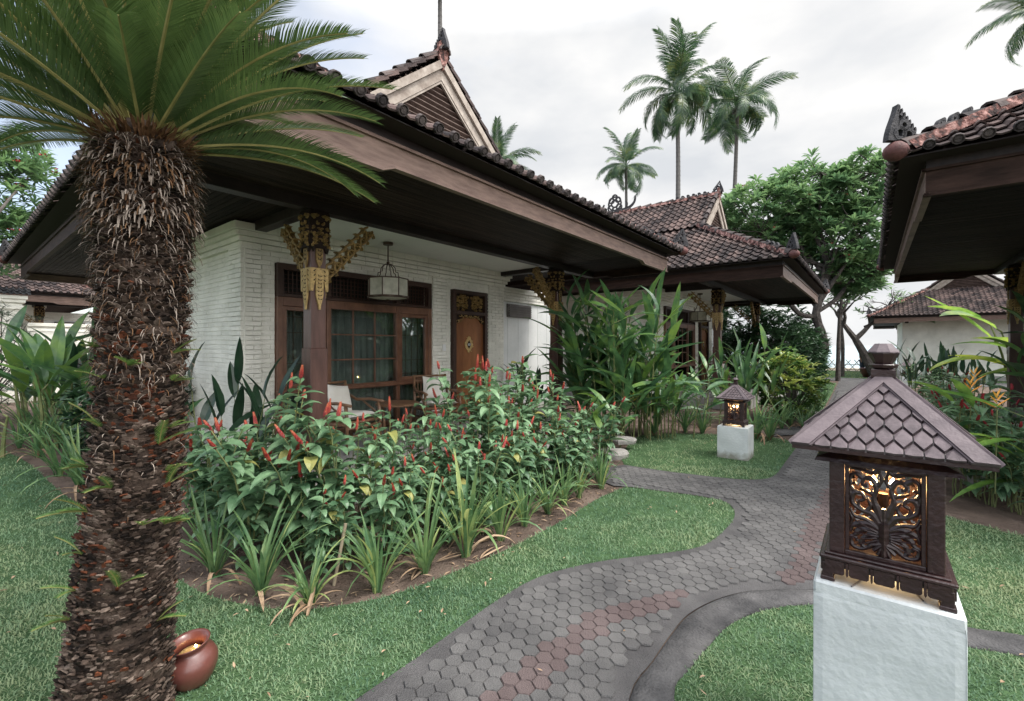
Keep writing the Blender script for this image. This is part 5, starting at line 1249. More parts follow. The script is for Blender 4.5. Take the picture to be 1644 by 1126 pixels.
lilies = [((345, 925), 1, 1.0, 'strap-leaved lily at the left end of the front row, nearest the cycad'), ((420, 955), 0, 1.1, 'dense dark green lily, second from the left in the front row'), ((498, 975), 4, .75, 'sparse drooping lily with a dry brown leaf, next to the bamboo stake'),
          ((606, 950), 2, 1.0, 'lily with broken pale leaf tips, just right of the bamboo stake'), ((682, 920), 1, 1.05, 'upright green lily, fifth in the front row'), ((748, 893), 3, 1.25, 'big yellow-striped lily, brightest of the front row'), ((803, 868), 0, 1.05, 'green lily right of the yellow-striped one'),
          ((842, 845), 2, .95, 'slim lily, eighth in the front row'), ((880, 825), 4, .85, 'narrow lily, ninth in the front row'), ((906, 812), 1, .8, 'small lily, tenth in the front row'), ((930, 800), 2, .72, 'short yellowish lily near the path corner'), ((965, 785), 0, .95, 'bushy lily at the right end of the front row by the path')]
ul = set()
for (px, py), k, s, lb in lilies:
    x, y = G(px, py)
    if k in ul: o = LM[k].copy(); COL.objects.link(o)
    else: o = LM[k]; ul.add(k)
    o.location = (x, y, 0); o.scale = (s, s, s*.95); o.rotation_euler = (0, 0, R(0, 6)); tag(o, lb, 'plant', 'lilies edging the ginger bed')
def many(protos, pts, label, group, smin=.8, smax=1.1, seed=1):
    rr = random.Random(seed)
    for i, (x, y) in enumerate(pts):
        p = rr.choice(protos); s = rr.uniform(smin, smax)
        o = dup(p, (x, y, 0), rr.uniform(0, 6.28), s, label[i % len(label)] if isinstance(label, list) else label, group); o['category'] = 'plant'
# dry leaf, stake
st = MB(); tube(st, [(*G(536, 940), 0), (G(545, 940)[0]+.03, G(545, 940)[1]+.03, .40)], .011, 8); tag(st.build('bamboo_stake', M['cane']), 'short bamboo stake standing in the soil between the front lilies', 'stake')
dl = MB(); x, y = G(503, 982); leaf(dl, (x, y+.03, .14), rad(265), -.9, .20, .028, .25, 4, 'lance', .5, .8); leaf(dl, (x+.02, y+.05, .02), rad(250), .4, .22, .02, .8, 4, 'lance', .5, .4); tag(dl.build('dry_leaf', M['dead']), 'dry brown leaf hanging over the bed edge by the sparse lily', 'leaf')
for i, (a_, b_) in enumerate((((700, 905), 'dry leaf lying beside the yellow-striped lily'), ((770, 900), 'long dry leaf on the soil at the bed edge'), ((660, 935), 'dry leaf on the soil between two front lilies'))):
    m_ = MB(); x, y = G(*a_); leaf(m_, (x, y, .012), rad(20+20*i), .12, .30, .022, .25, 5, 'lance', .4, .6+.1*i, 0, 0, 0, .4); leaf(m_, (x, y, .01), rad(50+20*i), .1, .24, .018, .2, 5, 'lance', .4, .4, 0, 0, 0, -.4); tag(m_.build('dry_leaf', M['dead']), b_, 'leaf', 'dry leaves on the bed edge')
def big_leaf(name, label, cat, loc, ns, H, L, W_, el, droop, m, seed, spread=.4, nl=4, bracts=None, nb=3, az0=None, group=None, stemr=.012, shape='lance', pet=.12, tint=(.1, .75)):
    rnd = random.Random(seed); P = thing(name, label, cat, loc, 0, group); fo = MB(); st = MB(); br = MB()
    for s in range(ns):
        az = rnd.uniform(0, 6.28); r = spread*math.sqrt(rnd.random()); bx_, by_ = r*cos(az), r*sin(az); h = rnd.uniform(*H); ln = rnd.uniform(.02, .16)*h+.12*r; pts = [(bx_+cos(az)*ln*(i/6)**2, by_+sin(az)*ln*(i/6)**2, h*i/6) for i in range(7)]
        tube(st, pts, [stemr*(1-.6*i/6) for i in range(7)], 6, rnd.random())
        a = rnd.uniform(0, 6.28)
        for k in range(nl):
            t = .35+.65*(k+1)/nl; i = min(5, int(t*6)); f = t*6-i; p = Vector([pts[i][q]*(1-f)+pts[i+1][q]*f for q in range(3)]); a += PI+rnd.uniform(-.7, .7)
            if az0 is not None: a = az0+rnd.uniform(-1.0, 1.0)
            e = rnd.uniform(*el)*(1 if t < .9 else 1.15); ps = pet*rnd.uniform(.5, 1.4); q = p+Vector((cos(a)*cos(e), sin(a)*cos(e), sin(e)))*ps; tube(st, [tuple(p), tuple(q)], [stemr*.5, stemr*.3], 5, .5)
            leaf(fo, tuple(q), a, e, rnd.uniform(*L), rnd.uniform(*W_), rnd.uniform(*droop), 8, shape, rnd.uniform(.15, .5), min(1.1, rnd.uniform(*tint)+(.5 if rnd.random() < .06 else 0)), 0, rnd.uniform(-.5, .5), .05, rnd.uniform(-.25, .25))
    st.build('stem', M['gstem'], P); fo.build('foliage', m, P)
    if bracts:
        for k in range(nb):
            az = rnd.uniform(0, 6.28); r = spread*rnd.random(); z = rnd.uniform(H[0]*.8, H[1]*.9); bract((r*cos(az), r*sin(az), z), bracts, P, rnd)
    return P
def bract(p, m, P, rnd, s=1.0, stem=True):
    b = MB(); d = rnd.choice((-1, 1))
    for k in range(6): leaf(b, (p[0], p[1], p[2]+.022*s*k), (0 if k % 2 else PI)+rnd.uniform(-.2, .2), .35+.13*k, (.15-.012*k)*s, .022*s, -.35, 4, 'lance', .9, .5+.1*k)
    if stem: t2 = MB(); tube(t2, [(p[0]-.02, p[1], max(.05, p[2]-.8)), tuple(p)], .006, 6, .2); t2.build('flower_stem', M['gstem'], P)
    b.build('bract_flower', m, P)
# big heliconia clump between the villas
big_leaf('heliconia_clump', 'tall dense heliconia clump between the two villas', 'plant', (1.86, 8.15, 0), 60, (.7, 2.35), (.55, .92), (.10, .16), (.25, 1.45), (.1, 1.2), M['heli'], 401, .72, 7, M['yellow'], 3, group=None)
big_leaf('heliconia_clump', 'dark leafy heliconia at the right foot of the tall clump', 'plant', (2.75, 8.0, 0), 18, (.3, 1.2), (.5, .8), (.08, .13), (.2, 1.2), (.2, 1.0), M['heli'], 402, .5, 5)
big_leaf('heliconia_clump', 'low heliconia leaves in front of the far veranda post', 'plant', (1.35, 6.9, 0), 10, (.3, .7), (.3, .6), (.07, .11), (.2, 1.1), (.3, 1.0), M['heli'], 403, .35, 4)
big_leaf('bird_of_paradise', 'dark broad-leaved plant against the flat panel wall left of the far post', 'plant', (*ab2w(5.35, 1.05), 0), 5, (.5, 1.0), (.45, .65), (.10, .14), (.8, 1.45), (.05, .5), M['helidark'], 404, .28, 3, group=None)
big_leaf('bird_of_paradise', 'glossy dark broad-leaved plant at the corner of the white wall', 'plant', (*ab2w(-.62, .60), 0), 8, (.45, 1.15), (.45, .65), (.10, .15), (.5, 1.4), (.1, .7), M['helidark'], 405, .35, 3)
big_leaf('bird_of_paradise', 'lighter broad-leaved plant beside the cycad trunk, against the side wall', 'plant', (*ab2w(-1.0, .9), 0), 6, (.5, 1.1), (.4, .6), (.08, .12), (.2, 1.2), (.2, .8), M['heli'], 406, .3, 3)
# between the villas / second villa bed
L2 = [lily_mesh(350+i, 24, (.5, .85), .034, (.2, 1.0), (1.1, 1.5), (.0, .45), .03).build('lily_plant', [M['lily'], M['dead']]) for i in range(2)]
for o in L2: tag(o, 'x', 'plant')
spots2 = [((1050, 700), 1.0, 'green lily nearest the heliconia clump before the second villa'), ((1100, 695), 1.0, 'green lily in the bed left of the small lantern'), ((1128, 697), .95, 'green lily right behind the small lantern, left side'), ((1215, 705), 1.15, 'tall green lily just right of the small lantern'), ((1235, 708), 1.0, 'green lily at the bed corner by the small slab'), ((1200, 700), 1.2, 'broad green lily partly behind the small lantern'), ((1270, 685), .8, 'green lily at the foot of the yellow-green bush'), ((1290, 690), .75, 'grassy lily at the path edge below the bush'), ((1255, 690), .9, 'green lily left foot of the yellow-green bush'), ((1312, 665), .9, 'grassy lily right of the yellow-green bush'), ((1300, 680), .8, 'grassy clump by the path under the bush'), ((1322, 645), .9, 'last grassy lily along the left path edge')]
for i, ((px, py), s, lb) in enumerate(spots2):
    o = L2[i] if i < 2 else L2[i % 2].copy()
    if i >= 2: COL.objects.link(o)
    x, y = G(px, py); o.location = (x, y, 0); o.scale = (s,)*3; o.rotation_euler = (0, 0, i*1.3); tag(o, lb, 'plant', 'lilies before the second villa')
big_leaf('heliconia_clump', 'leaning heliconia left of the second villa post', 'plant', (*G(1135, 684), 0), 6, (.5, 1.3), (.4, .65), (.08, .12), (.4, 1.2), (.2, .9), M['heli'], 411, .3, 4)
big_leaf('heliconia_clump', 'tall heliconia right of the second villa post', 'plant', (*G(1195, 680), 0), 14, (.6, 1.5), (.5, .8), (.08, .13), (.6, 1.45), (.1, .8), M['heli'], 412, .5, 4, M['orange'], 2)
big_leaf('heliconia_clump', 'heliconia between the second villa posts', 'plant', (*G(1235, 665), 0), 12, (.6, 1.3), (.5, .8), (.08, .13), (.6, 1.4), (.1, .8), M['heli'], 413, .5, 4)
def bush(name, label, loc, rx, ry, rz_, ncl, L, W_, m, seed, per=9, dens_top=True, group=None, shape='ovate', flowers=None, tint=(.1, .8), el=(-.1, 1.0)):
    rnd = random.Random(seed); P = thing(name, label, 'shrub' if rz_ < 2.5 else 'tree', loc, 0, group); fo = MB(); st = MB(); fl = MB()
    for c in range(ncl):
        u = rnd.uniform(-1, 1); th = rnd.uniform(0, 6.28); rr_ = rnd.uniform(.55, 1.0)**.5*(1+.16*sin(3*th+seed)*cos(4*u+seed)); q = math.sqrt(1-u*u); p = (rx*rr_*q*cos(th), ry*rr_*q*sin(th), rz_*(1+u*rr_)/2*1.0+.05)
        ti = rnd.uniform(*tint)+.18*u
        a = rnd.uniform(0, 6.28)
        for k in range(per):
            a += 2.4; leaf(fo, p, a, rnd.uniform(*el), rnd.uniform(*L), rnd.uniform(*W_), rnd.uniform(.3, 1.1), 3, shape, .3, min(1.1, max(0, ti+rnd.uniform(-.2, .2))), 0, rnd.uniform(-.4, .4))
        if c % 6 == 0: tube(st, [(rnd.uniform(-.1, .1)*rx, rnd.uniform(-.1, .1)*ry, 0), (p[0]*.5, p[1]*.5, p[2]*.55), p], [.02*rz_**.5, .012, .004], 5, .5)
        if flowers and rnd.random() < flowers[1]:
            for k in range(7): leaf(fl, (p[0], p[1], p[2]+.05), rnd.uniform(0, 6.28), rnd.uniform(.2, 1.2), flowers[2], flowers[2]*.5, .3, 2, 'ovate', .3, rnd.random())
    st.build('stem', M['bark'], P); fo.build('foliage', m, P)
    if flowers: fl.build('blossom', flowers[0], P)
    return P
bush('leafy_shrub', 'round yellow-green variegated shrub left of the far path', (*G(1268, 676), 0), .66, .66, 1.42, 260, (.12, .19), (.05, .075), M['bushyel'], 501, 8)
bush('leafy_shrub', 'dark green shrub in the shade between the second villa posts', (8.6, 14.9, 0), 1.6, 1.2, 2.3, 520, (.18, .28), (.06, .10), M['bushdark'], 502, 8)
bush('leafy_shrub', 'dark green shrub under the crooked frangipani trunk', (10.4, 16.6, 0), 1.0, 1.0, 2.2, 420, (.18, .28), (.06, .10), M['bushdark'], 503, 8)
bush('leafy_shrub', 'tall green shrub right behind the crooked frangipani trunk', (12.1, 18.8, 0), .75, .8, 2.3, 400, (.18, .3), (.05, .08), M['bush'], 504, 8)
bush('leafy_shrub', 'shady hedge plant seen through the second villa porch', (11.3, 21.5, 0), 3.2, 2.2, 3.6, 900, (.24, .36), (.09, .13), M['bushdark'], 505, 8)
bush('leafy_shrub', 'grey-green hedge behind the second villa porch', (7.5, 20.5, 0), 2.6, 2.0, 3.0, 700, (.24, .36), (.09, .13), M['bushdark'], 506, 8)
# right bed
AP = [ginger_proto(230+i, 4, 1.0, .3, 'redflower', .24, .075, 'ginger', 12) for i in range(4)]
for p in AP: p['label'] = 'x'
rb = random.Random(9); pr = []; O3 = Vector((9.2, 8.3)); t_ = 0
while len(pr) < 64 and t_ < 9000:
    t_ += 1; a = rb.uniform(-3.5, 8.6); off = rb.uniform(.80, 2.2); x = O3.x-u1.x*a+u2.x*off; y = O3.y-u1.y*a+u2.y*off
    if y < 2.9 or inpoly(path_poly, np.array([x]), np.array([y]))[0] or inpoly(lawnD, np.array([x]), np.array([y]))[0]: continue
    if min(dist_seg(x, y, bedR[i], bedR[i+1]) for i in range(len(bedR)-1)) < .3: continue
    if min(dist_seg(x, y, right_edge[i], right_edge[i+1]) for i in range(len(right_edge)-1)) < .45: continue
    if all((x-q[0])**2+(y-q[1])**2 > .30**2 for q in pr): pr.append((x, y))
pr += [G(*q) for q in ((1500, 778), (1530, 795), (1562, 800), (1595, 812), (1628, 822), (1545, 768), (1580, 775), (1612, 785), (1640, 795), (1515, 750), (1560, 745), (1600, 752), (1635, 765), (1480, 745), (1535, 725), (1585, 728), (1625, 738))]; pr.sort(key=lambda q: q[1]); print('right bed', len(pr))
for i, (x, y) in enumerate(pr):
    px_ = 822+x/y*730; lb = 'red ginger in the right bed, '+(('front row' if y < 4.9 else 'back row')+(' beside the big lantern' if px_ < 1540 else ' between big lantern and right picture edge' if px_ < 1610 else ' at the right picture edge') if y < 6 else 'hidden low behind the big lantern roof' if y < 8 else 'towards the far villa wall')
    s = rb.uniform(.8, 1.1)
    o = AP[i] if i < 4 else dup(AP[i % 4], (x, y, 0))
    o.location = (x, y, 0); o.scale = (s,)*3; o.rotation_euler = (0, 0, rb.uniform(0, 6.28)); tag(o, lb, 'plant', lb)
hp = big_leaf('heliconia_clump', 'heliconia with orange bracts and long pale leaves right of the big lantern', 'plant', (4.98, 4.50, 0), 8, (.45, 1.0), (.5, .8), (.07, .10), (.0, .8), (.3, 1.1), M['banana'], 421, .35, 3, az0=rad(170), tint=(.0, .4))
rnd = random.Random(3)
for px, py, D in ((1562, 622, 4.6), (1605, 645, 4.2), (1568, 605, 4.9)):
    bract(((px-822)/730*D-4.95, D-4.45, 1.6-(py+12-555)/730*D), M['orange'], hp, rnd, 1.0)
big_leaf('heliconia_clump', 'tall broad-leaved plant right beside the right villa post', 'plant', (8.7, 7.3, 0), 8, (.7, 1.9), (.6, 1.0), (.14, .20), (.2, 1.3), (.2, 1.0), M['heli'], 422, .4, 4)
big_leaf('banana_plant', 'bright green banana plant behind the right villa post', 'plant', (11.3, 9.9, 0), 5, (1.4, 2.3), (1.0, 1.7), (.26, .36), (.0, 1.1), (.2, 1.0), M['banana'], 423, .4, 3, tint=(.1, .9), stemr=.04, az0=rad(190))
big_leaf('heliconia_clump', 'dark upright leaves in front of the farthest villa wall', 'plant', (10.3, 11.6, 0), 16, (.5, 1.25), (.4, .7), (.08, .12), (.8, 1.45), (.1, .7), M['helidark'], 424, .8, 3)
big_leaf('heliconia_clump', 'dark upright leaves right of the tiny distant lantern', 'plant', (11.6, 11.9, 0), 14, (.5, 1.2), (.4, .7), (.09, .13), (.8, 1.45), (.1, .7), M['helidark'], 425, .6, 3)
# left side beds
big_leaf('banana_plant', 'tall paddle-leaved plant in front of the left garden wall', 'plant', (-8.9, 8.6, 0), 10, (.7, 1.7), (.8, 1.2), (.18, .26), (.4, 1.4), (.1, .8), M['heli'], 433, .6, 4, stemr=.03, tint=(.1, .7))
big_leaf('heliconia_clump', 'dark leafy clump between cycad trunk and left garden wall', 'plant', (-6.9, 8.2, 0), 16, (.5, 1.5), (.5, .8), (.09, .14), (.3, 1.4), (.1, .9), M['helidark'], 434, .7, 4)
big_leaf('banana_plant', 'big paddle-leaved plant left of the cycad trunk', 'plant', (-7.0, 7.2, 0), 9, (.5, 1.2), (.8, 1.25), (.20, .28), (.5, 1.45), (.1, .7), M['heli'], 431, .45, 3, stemr=.03, tint=(.3, .85))
big_leaf('banana_plant', 'low spreading paddle leaves at the left picture edge', 'plant', (-7.6, 6.6, 0), 8, (.3, .7), (.9, 1.4), (.16, .24), (.1, .8), (.2, .8), M['heli'], 432, .4, 3, stemr=.03, az0=rad(190))
for i, (px, py, s) in enumerate(((60, 735, 1.0), (95, 765, 1.05), (130, 790, 1.0), (30, 720, .9), (75, 710, 1.1), (120, 735, 1.1), (150, 800, 1.0), (45, 695, 1.0), (100, 720, 1.1))):
    o = L2[i % 2].copy(); COL.objects.link(o); x, y = G(px, py); o.location = (x, y, 0); o.scale = (s*1.05,)*3; o.rotation_euler = (0, 0, i*1.1)
    tag(o, 'dark green iris clump in the left bed, left of the cycad trunk', 'plant', 'dark green iris clumps in the left bed')
bush('leafy_shrub', 'dark needle-leaved shrub under the far left eave', (*ab2w(-2.2, 9.6), 0), 1.1, 1.1, 2.6, 330, (.10, .22), (.008, .014), M['bushdark'], 507, 16)
bush('leafy_shrub', 'low dark shrub beside the side wall behind the cycad', (*ab2w(-.9, 3.2), 0), .5, 1.0, 1.2, 160, (.14, .2), (.05, .08), M['bushdark'], 508, 8)
# ------------------------------------------------------------ trees
def tree(name, label, base, trunk, canopy, seed, ncl, L, W_, m, flowers=None, per=12, r0=.16, group=None, shape='obov', tips=None):
    "trunk: list of points relative to base; canopy: list of (cx,cy,cz,rx,ry,rz)"
    rnd = random.Random(seed); P = thing(name, label, 'tree', (*base, 0), 0, group); tk = MB(); fo = MB(); fl = MB()
    pts = smooth3(trunk, 4); tube(tk, pts, [r0*(1-.45*i/(len(pts)-1))*(1+.06*sin(i*1.7)) for i in range(len(pts))], 9, .5)
    top = Vector(pts[-1]); allc = []
    for cx, cy, cz, rx, ry, rz_ in canopy:
        c = Vector((cx, cy, cz)); k = max(3, int(ncl*.025/len(canopy))); limbs = []
        for _ in range(k):
            d = Vector((rnd.gauss(0, 1), rnd.gauss(0, 1), rnd.gauss(.2, .8))).normalized(); e = c+Vector((d.x*rx*.72, d.y*ry*.72, d.z*rz_*.72)); st_ = Vector(pts[rnd.randint(len(pts)*2//3, len(pts)-1)]); mid = st_.lerp(e, .5)+Vector((rnd.uniform(-.3, .3), rnd.uniform(-.3, .3), -.15)); tube(tk, [tuple(st_), tuple(mid), tuple(e)], [r0*.42, r0*.25, r0*.12], 6, .5); limbs.append(e)
        for _ in range(ncl//len(canopy)):
            u = rnd.uniform(-1, 1); th = rnd.uniform(0, 6.28); q = math.sqrt(1-u*u); s = rnd.uniform(.35, 1)**.5*(1+.18*sin(3*th+seed)*cos(3*u)); e = c+Vector((rx*s*q*cos(th), ry*s*q*sin(th), rz_*s*u))
            lb = min(limbs, key=lambda v: (v-e).length)
            if rnd.random() < .25: tube(tk, [tuple(lb), tuple(lb.lerp(e, .5)+Vector((0, 0, -.05))), tuple(e)], [r0*.11, r0*.09, r0*.07], 4, .5)
            ti = rnd.uniform(.1, .7)+.15*u; a = rnd.uniform(0, 6.28)
            for j in range(per): a += 2.4; leaf(fo, tuple(e), a, rnd.uniform(-.3, 1.1), rnd.uniform(*L), rnd.uniform(*W_), rnd.uniform(.1, .8), 3, shape, .35, min(1, max(0, ti+rnd.uniform(-.25, .25))), 0, rnd.uniform(-.3, .3))
            if flowers and rnd.random() < flowers[1]:
                for j in range(12): leaf(fl, (e.x+rnd.uniform(-.08, .08), e.y+rnd.uniform(-.08, .08), e.z+.12), rnd.uniform(0, 6.28), rnd.uniform(.1, 1.2), .07, .045, .3, 2, 'ovate', .3, rnd.random())
    tk.build('trunk', M['bark'], P); fo.build('crown', m, P)
    if fl.v: fl.build('blossom', flowers[0], P)
    return P
def smooth3(pts, n=4):
    o = []; k = len(pts)
    for i in range(k-1):
        p0, p1, p2, p3 = [np.array(pts[max(0, min(k-1, j))], float) for j in (i-1, i, i+1, i+2)]
        for s in range(n): t = s/n; o.append(tuple(.5*(2*p1+(p2-p0)*t+(2*p0-5*p1+4*p2-p3)*t*t+(3*p1-p0-3*p2+p3)*t**3)))
    o.append(tuple(pts[-1])); return o
def at(px, py, D, base=(0, 0)): return ((px-822)/730*D-base[0], D-base[1], 1.6-(py-555)/730*D)
B = ((1306-822)/730*17.2, 17.2)
q = lambda x, y, D=17.2: at(x, y, D, B)
tree('frangipani_tree', 'large frangipani tree with crooked grey trunk and pink blossoms above the second villa eave', B, [(0, 0, 0), q(1308, 592), q(1322, 560), q(1318, 535), q(1310, 508), q(1313, 490), q(1318, 460), q(1330, 430)],
     [(*q(1225, 345, 18), 1.9, 1.6, 1.25), (*q(1300, 320, 18), 1.9, 1.7, 1.35), (*q(1375, 310, 17.5), 1.45, 1.6, 1.3), (*q(1345, 385, 17.5), 1.5, 1.6, 1.4), (*q(1255, 395, 18.5), 1.7, 1.4, 1.1), (*q(1370, 440, 17.5), 1.1, 1.2, 1.0)], 601, 1180, (.30, .44), (.09, .125), M['frangi'], (M['pinkflower'], .05), 13, .20)
# limbs of that tree to the left and right
tl = MB(); tube(tl, smooth3([(B[0]+q(1312, 508)[0], B[1], q(1312, 508)[2]), (B[0]+q(1285, 505)[0], B[1], q(1285, 505)[2]), (B[0]+q(1262, 480)[0], B[1], q(1262, 480)[2]), (B[0]+q(1245, 440)[0], B[1]+.6, q(1245, 440)[2])]), .09, 8)
tube(tl, smooth3([(B[0]+q(1314, 500)[0], B[1], q(1314, 500)[2]), (B[0]+q(1345, 478)[0], B[1], q(1345, 478)[2]), (B[0]+q(1368, 445)[0], B[1], q(1368, 445)[2])]), .08, 8)
fr_tree = [o for o in bpy.data.objects if o.name.startswith('frangipani_tree')][0]
o = tl.build('limb', M['bark'], fr_tree); o.location = (-B[0], -B[1], 0)
B2 = G(-22, 700); q2 = lambda x, y, D: at(x, y, D, B2)
tree('frangipani_tree', 'frangipani tree with red blossoms above the left eave, at the left edge', B2, [(0, 0, 0), (-.1, .1, .9), (-.35, .3, 1.9), (-.8, .6, 3.0), (-1.4, 1.0, 3.8)], [(*q2(-10, 300, 12), 1.35, 1.3, 1.3), (*q2(-5, 380, 12), 1.1, 1.1, 1.0), (*q2(5, 250, 12.5), 1.0, 1.0, .7)], 602, 420, (.24, .34), (.06, .085), M['frangi'], (M['redflower'], .16), 12, .11)
for i, (px, py, x2, label) in enumerate(((1345, 612, 1350, 'slim straight trunk left of the pair near the shore'), (1352, 605, 1349, 'slim straight trunk right of the pair near the shore'))):
    b = G(px, py); D = b[1]; qq = lambda x, y: at(x, y, D, b)
    tree('slim_tree', label, b, [(0, 0, 0), qq(px+1, 560), qq(px+(px-x2)*-.6, 510), qq(x2+4, 455)], [(*qq(x2+8+i*20, 440), 1.2, 1.2, 1.0)], 610+i, 70, (.22, .32), (.06, .08), M['frangi'], None, 9, .10, 'pair of slim trunks near the shore')
b = G(1408, 607); D = b[1]; qq = lambda x, y: at(x, y, D, b)
P = thing('bare_tree', 'leaning nearly bare frangipani by the red planter, with thin twigs against the sky', 'tree', (*b, 0)); tk = MB(); fo = MB(); rnd = random.Random(31)
tube(tk, smooth3([(0, 0, 0), qq(1398, 590), qq(1385, 565), qq(1373, 545)]), [.26-.01*i for i in range(13)], 9)
def twig(p, d, L, r, dep):
    e = p+d*L; mid = p+d*L*.5+Vector((rnd.uniform(-.08, .08), rnd.uniform(-.08, .08), rnd.uniform(-.02, .1)))*L; tube(tk, [tuple(p), tuple(mid), tuple(e)], [r, r*.85, r*.7], 5)
    if dep == 0:
        if rnd.random() < .28:
            for j in range(6): leaf(fo, tuple(e), rnd.uniform(0, 6.28), rnd.uniform(-.2, 1), .25, .07, .5, 3, 'obov', .3, rnd.random())
        return
    for _ in range(rnd.choice((2, 3))):
        nd = (d+Vector((rnd.gauss(0, .55), rnd.gauss(0, .5), rnd.gauss(.02, .35)))).normalized(); twig(e, nd, L*rnd.uniform(.62, .85), r*.62, dep-1)
twig(Vector(qq(1373, 545)), Vector((-.55, .1, .8)).normalized(), .9, .15, 4); twig(Vector(qq(1373, 545)), Vector((.75, 0, .75)).normalized(), 1.0, .13, 5); twig(Vector(qq(1388, 525)), Vector((.95, -.1, .25)).normalized(), .9, .07, 5)
tk.build('trunk', M['bark'], P); fo.build('crown', M['frangi'], P)
# ------------------------------------------------------------ coconut palms
def coco_frond(L, droop, seed, nl=78, ll=.90, hang=.75, w=.025):
    mb = MB(); rnd = random.Random(seed); n = 18; x = y = z = 0; pts = []
    for i in range(n+1): t = i/n; e = .25-droop*t**1.25; pts.append((x, y, z)); x += cos(e)*L/n; z += sin(e)*L/n; y += .06*t*L/n*sin(seed)
    tube(mb, pts, [.035*(1-.85*i/n)+.004 for i in range(n+1)], 5, .6)
    P_ = np.array(pts)
    for k in range(nl):
        t = .16+.84*k/nl; f = t*n; i = min(int(f), n-1); q = Vector(P_[i]*(1-(f-i))+P_[i+1]*(f-i)); d = Vector(P_[i+1]-P_[i]).normalized(); sd = Vector((0, 1, 0)); up = d.cross(sd); up = up if up.z > 0 else -up
        l = ll*min(1, .45+t*1.6)*(1-.55*max(0, t-.6)/.4)*rnd.uniform(.85, 1.1)
        for s in (-1, 1):
            sw = .55+.35*t; dr = (sd*s*cos(sw)+d*sin(sw)+up*.15*rnd.uniform(-1, 1)).normalized(); wv = d*w; g = Vector((0, 0, -1)); hg = hang*rnd.uniform(.6, 1.3)
            p1 = q+dr*l*.4; p2 = p1+(dr*.9+g*hg*.7).normalized()*l*.32; p3 = p2+(dr*.6+g*hg*1.4).normalized()*l*.30
            mb.add([tuple(q-wv*.6), tuple(q+wv*.6), tuple(p1+wv), tuple(p1-wv), tuple(p2+wv*.8), tuple(p2-wv*.8), tuple(p3)], [(0, 1, 2, 3), (3, 2, 4, 5), (5, 4, 6)], rnd.uniform(.05, .6), 0)
    return mb
CF = [coco_frond(3.6, .9, 1).build('frond', M['palm']), coco_frond(3.9, 1.5, 2).build('frond', M['palm']), coco_frond(3.3, 2.2, 3).build('frond', M['palm'])]
usedc = [False]*3
def palm(label, base, ctop, lean, r, nf, seed, els=(78, -35), s=1.0, wind=0.0, specs=None, group='coconut palms against the sky', nuts=True):
    rnd = random.Random(seed); P = thing('coconut_palm', label, 'palm tree', (*base, 0), 0, group); tk = MB(); dx, dy, h = ctop[0]-base[0], ctop[1]-base[1], ctop[2]
    pts = [(dx*t+lean*sin(PI*t)*.6, dy*t, h*t) for t in [i/14 for i in range(15)]]; tube(tk, pts, [r*(1.25-.5*i/14) for i in range(15)], 9, .5)
    for i in range(60): t = i/60; j = min(13, int(t*14)); f = t*14-j; p = [pts[j][q]*(1-f)+pts[j+1][q]*f for q in range(3)]; tube(tk, [(p[0], p[1], p[2]-.02), (p[0], p[1], p[2]+.02)], [r*(1.30-.5*t), r*(1.27-.5*t)], 9, .3)
    tk.build('trunk', M['palmtrunk'], P)
    if nuts:
        nm = MB()
        for k in range(8): a = rnd.uniform(0, 6.28); lathe(nm, [(0, -.13), (.08, -.09), (.11, 0), (.08, .09), (0, .13)], 7, (dx+.25*cos(a), dy+.25*sin(a), h-.25-rnd.random()*.3))
        nm.build('coconuts', M['palmtrunk'], P)
    sp = specs or [(k*137.5+rnd.uniform(-35, 35), els[0]+(els[1]-els[0])*(k/(nf-1))**.85+rnd.uniform(-14, 14)) for k in range(nf)]
    for k, (a, el) in enumerate(sp):
        vi = 0 if el > 45 else (1 if el > 0 else 2); 
        if usedc[vi]: o = CF[vi].copy(); COL.objects.link(o)
        else: o = CF[vi]; usedc[vi] = True
        o.parent = P; o.location = (dx, dy, h); ar = rad(a)
        o.rotation_euler = (rnd.uniform(-.8, .8), -rad(el), ar); ss = s*rnd.uniform(.78, 1.12); o.scale = (ss,)*3
    return P
def W3(px, py, D): return ((px-822)/730*D, D, 1.6-(py-555)/730*D)
c = W3(1087, 148, 28); palm('tallest coconut palm, its crown highest in the sky', ((1072-822)/730*28, 28), c, .5, .15, 24, 71, (74, -38), 1.1)
c = W3(1184, 168, 30); palm('coconut palm right of the tallest one, trunk curving left', ((1160-822)/730*30, 30.5), c, .4, .14, 22, 72, (72, -42), 1.05)
c = W3(1005, 268, 42); palm('smallest and farthest of the three sky palms, above the second villa ridge', ((1002-822)/730*42, 42), c, .2, .15, 22, 73, (74, -45), 1.0)
c = W3(800, 268, 19); palm('palm crown peeping out behind the nearest villa roof', ((800-822)/730*19, 19), c, .2, .15, 16, 74, (75, -15), .55, nuts=False)
c = W3(706, -75, 24); palm('palm above the near gable, only its trunk and a hanging frond in view', ((703-822)/730*24, 24), c, .1, .14, 0, 75, s=1.0, specs=[(180, -82), (150, -78), (10, -75), (0, 60), (60, 70), (120, 65), (180, 60), (240, 70), (300, 65), (90, 45), (270, 50)])
c = W3(1672, 20, 24); palm('palm at the right edge of the sky, a few frond tips in view', ((1690-822)/730*24, 24.5), c, .1, .17, 16, 76, (70, -50), .8)
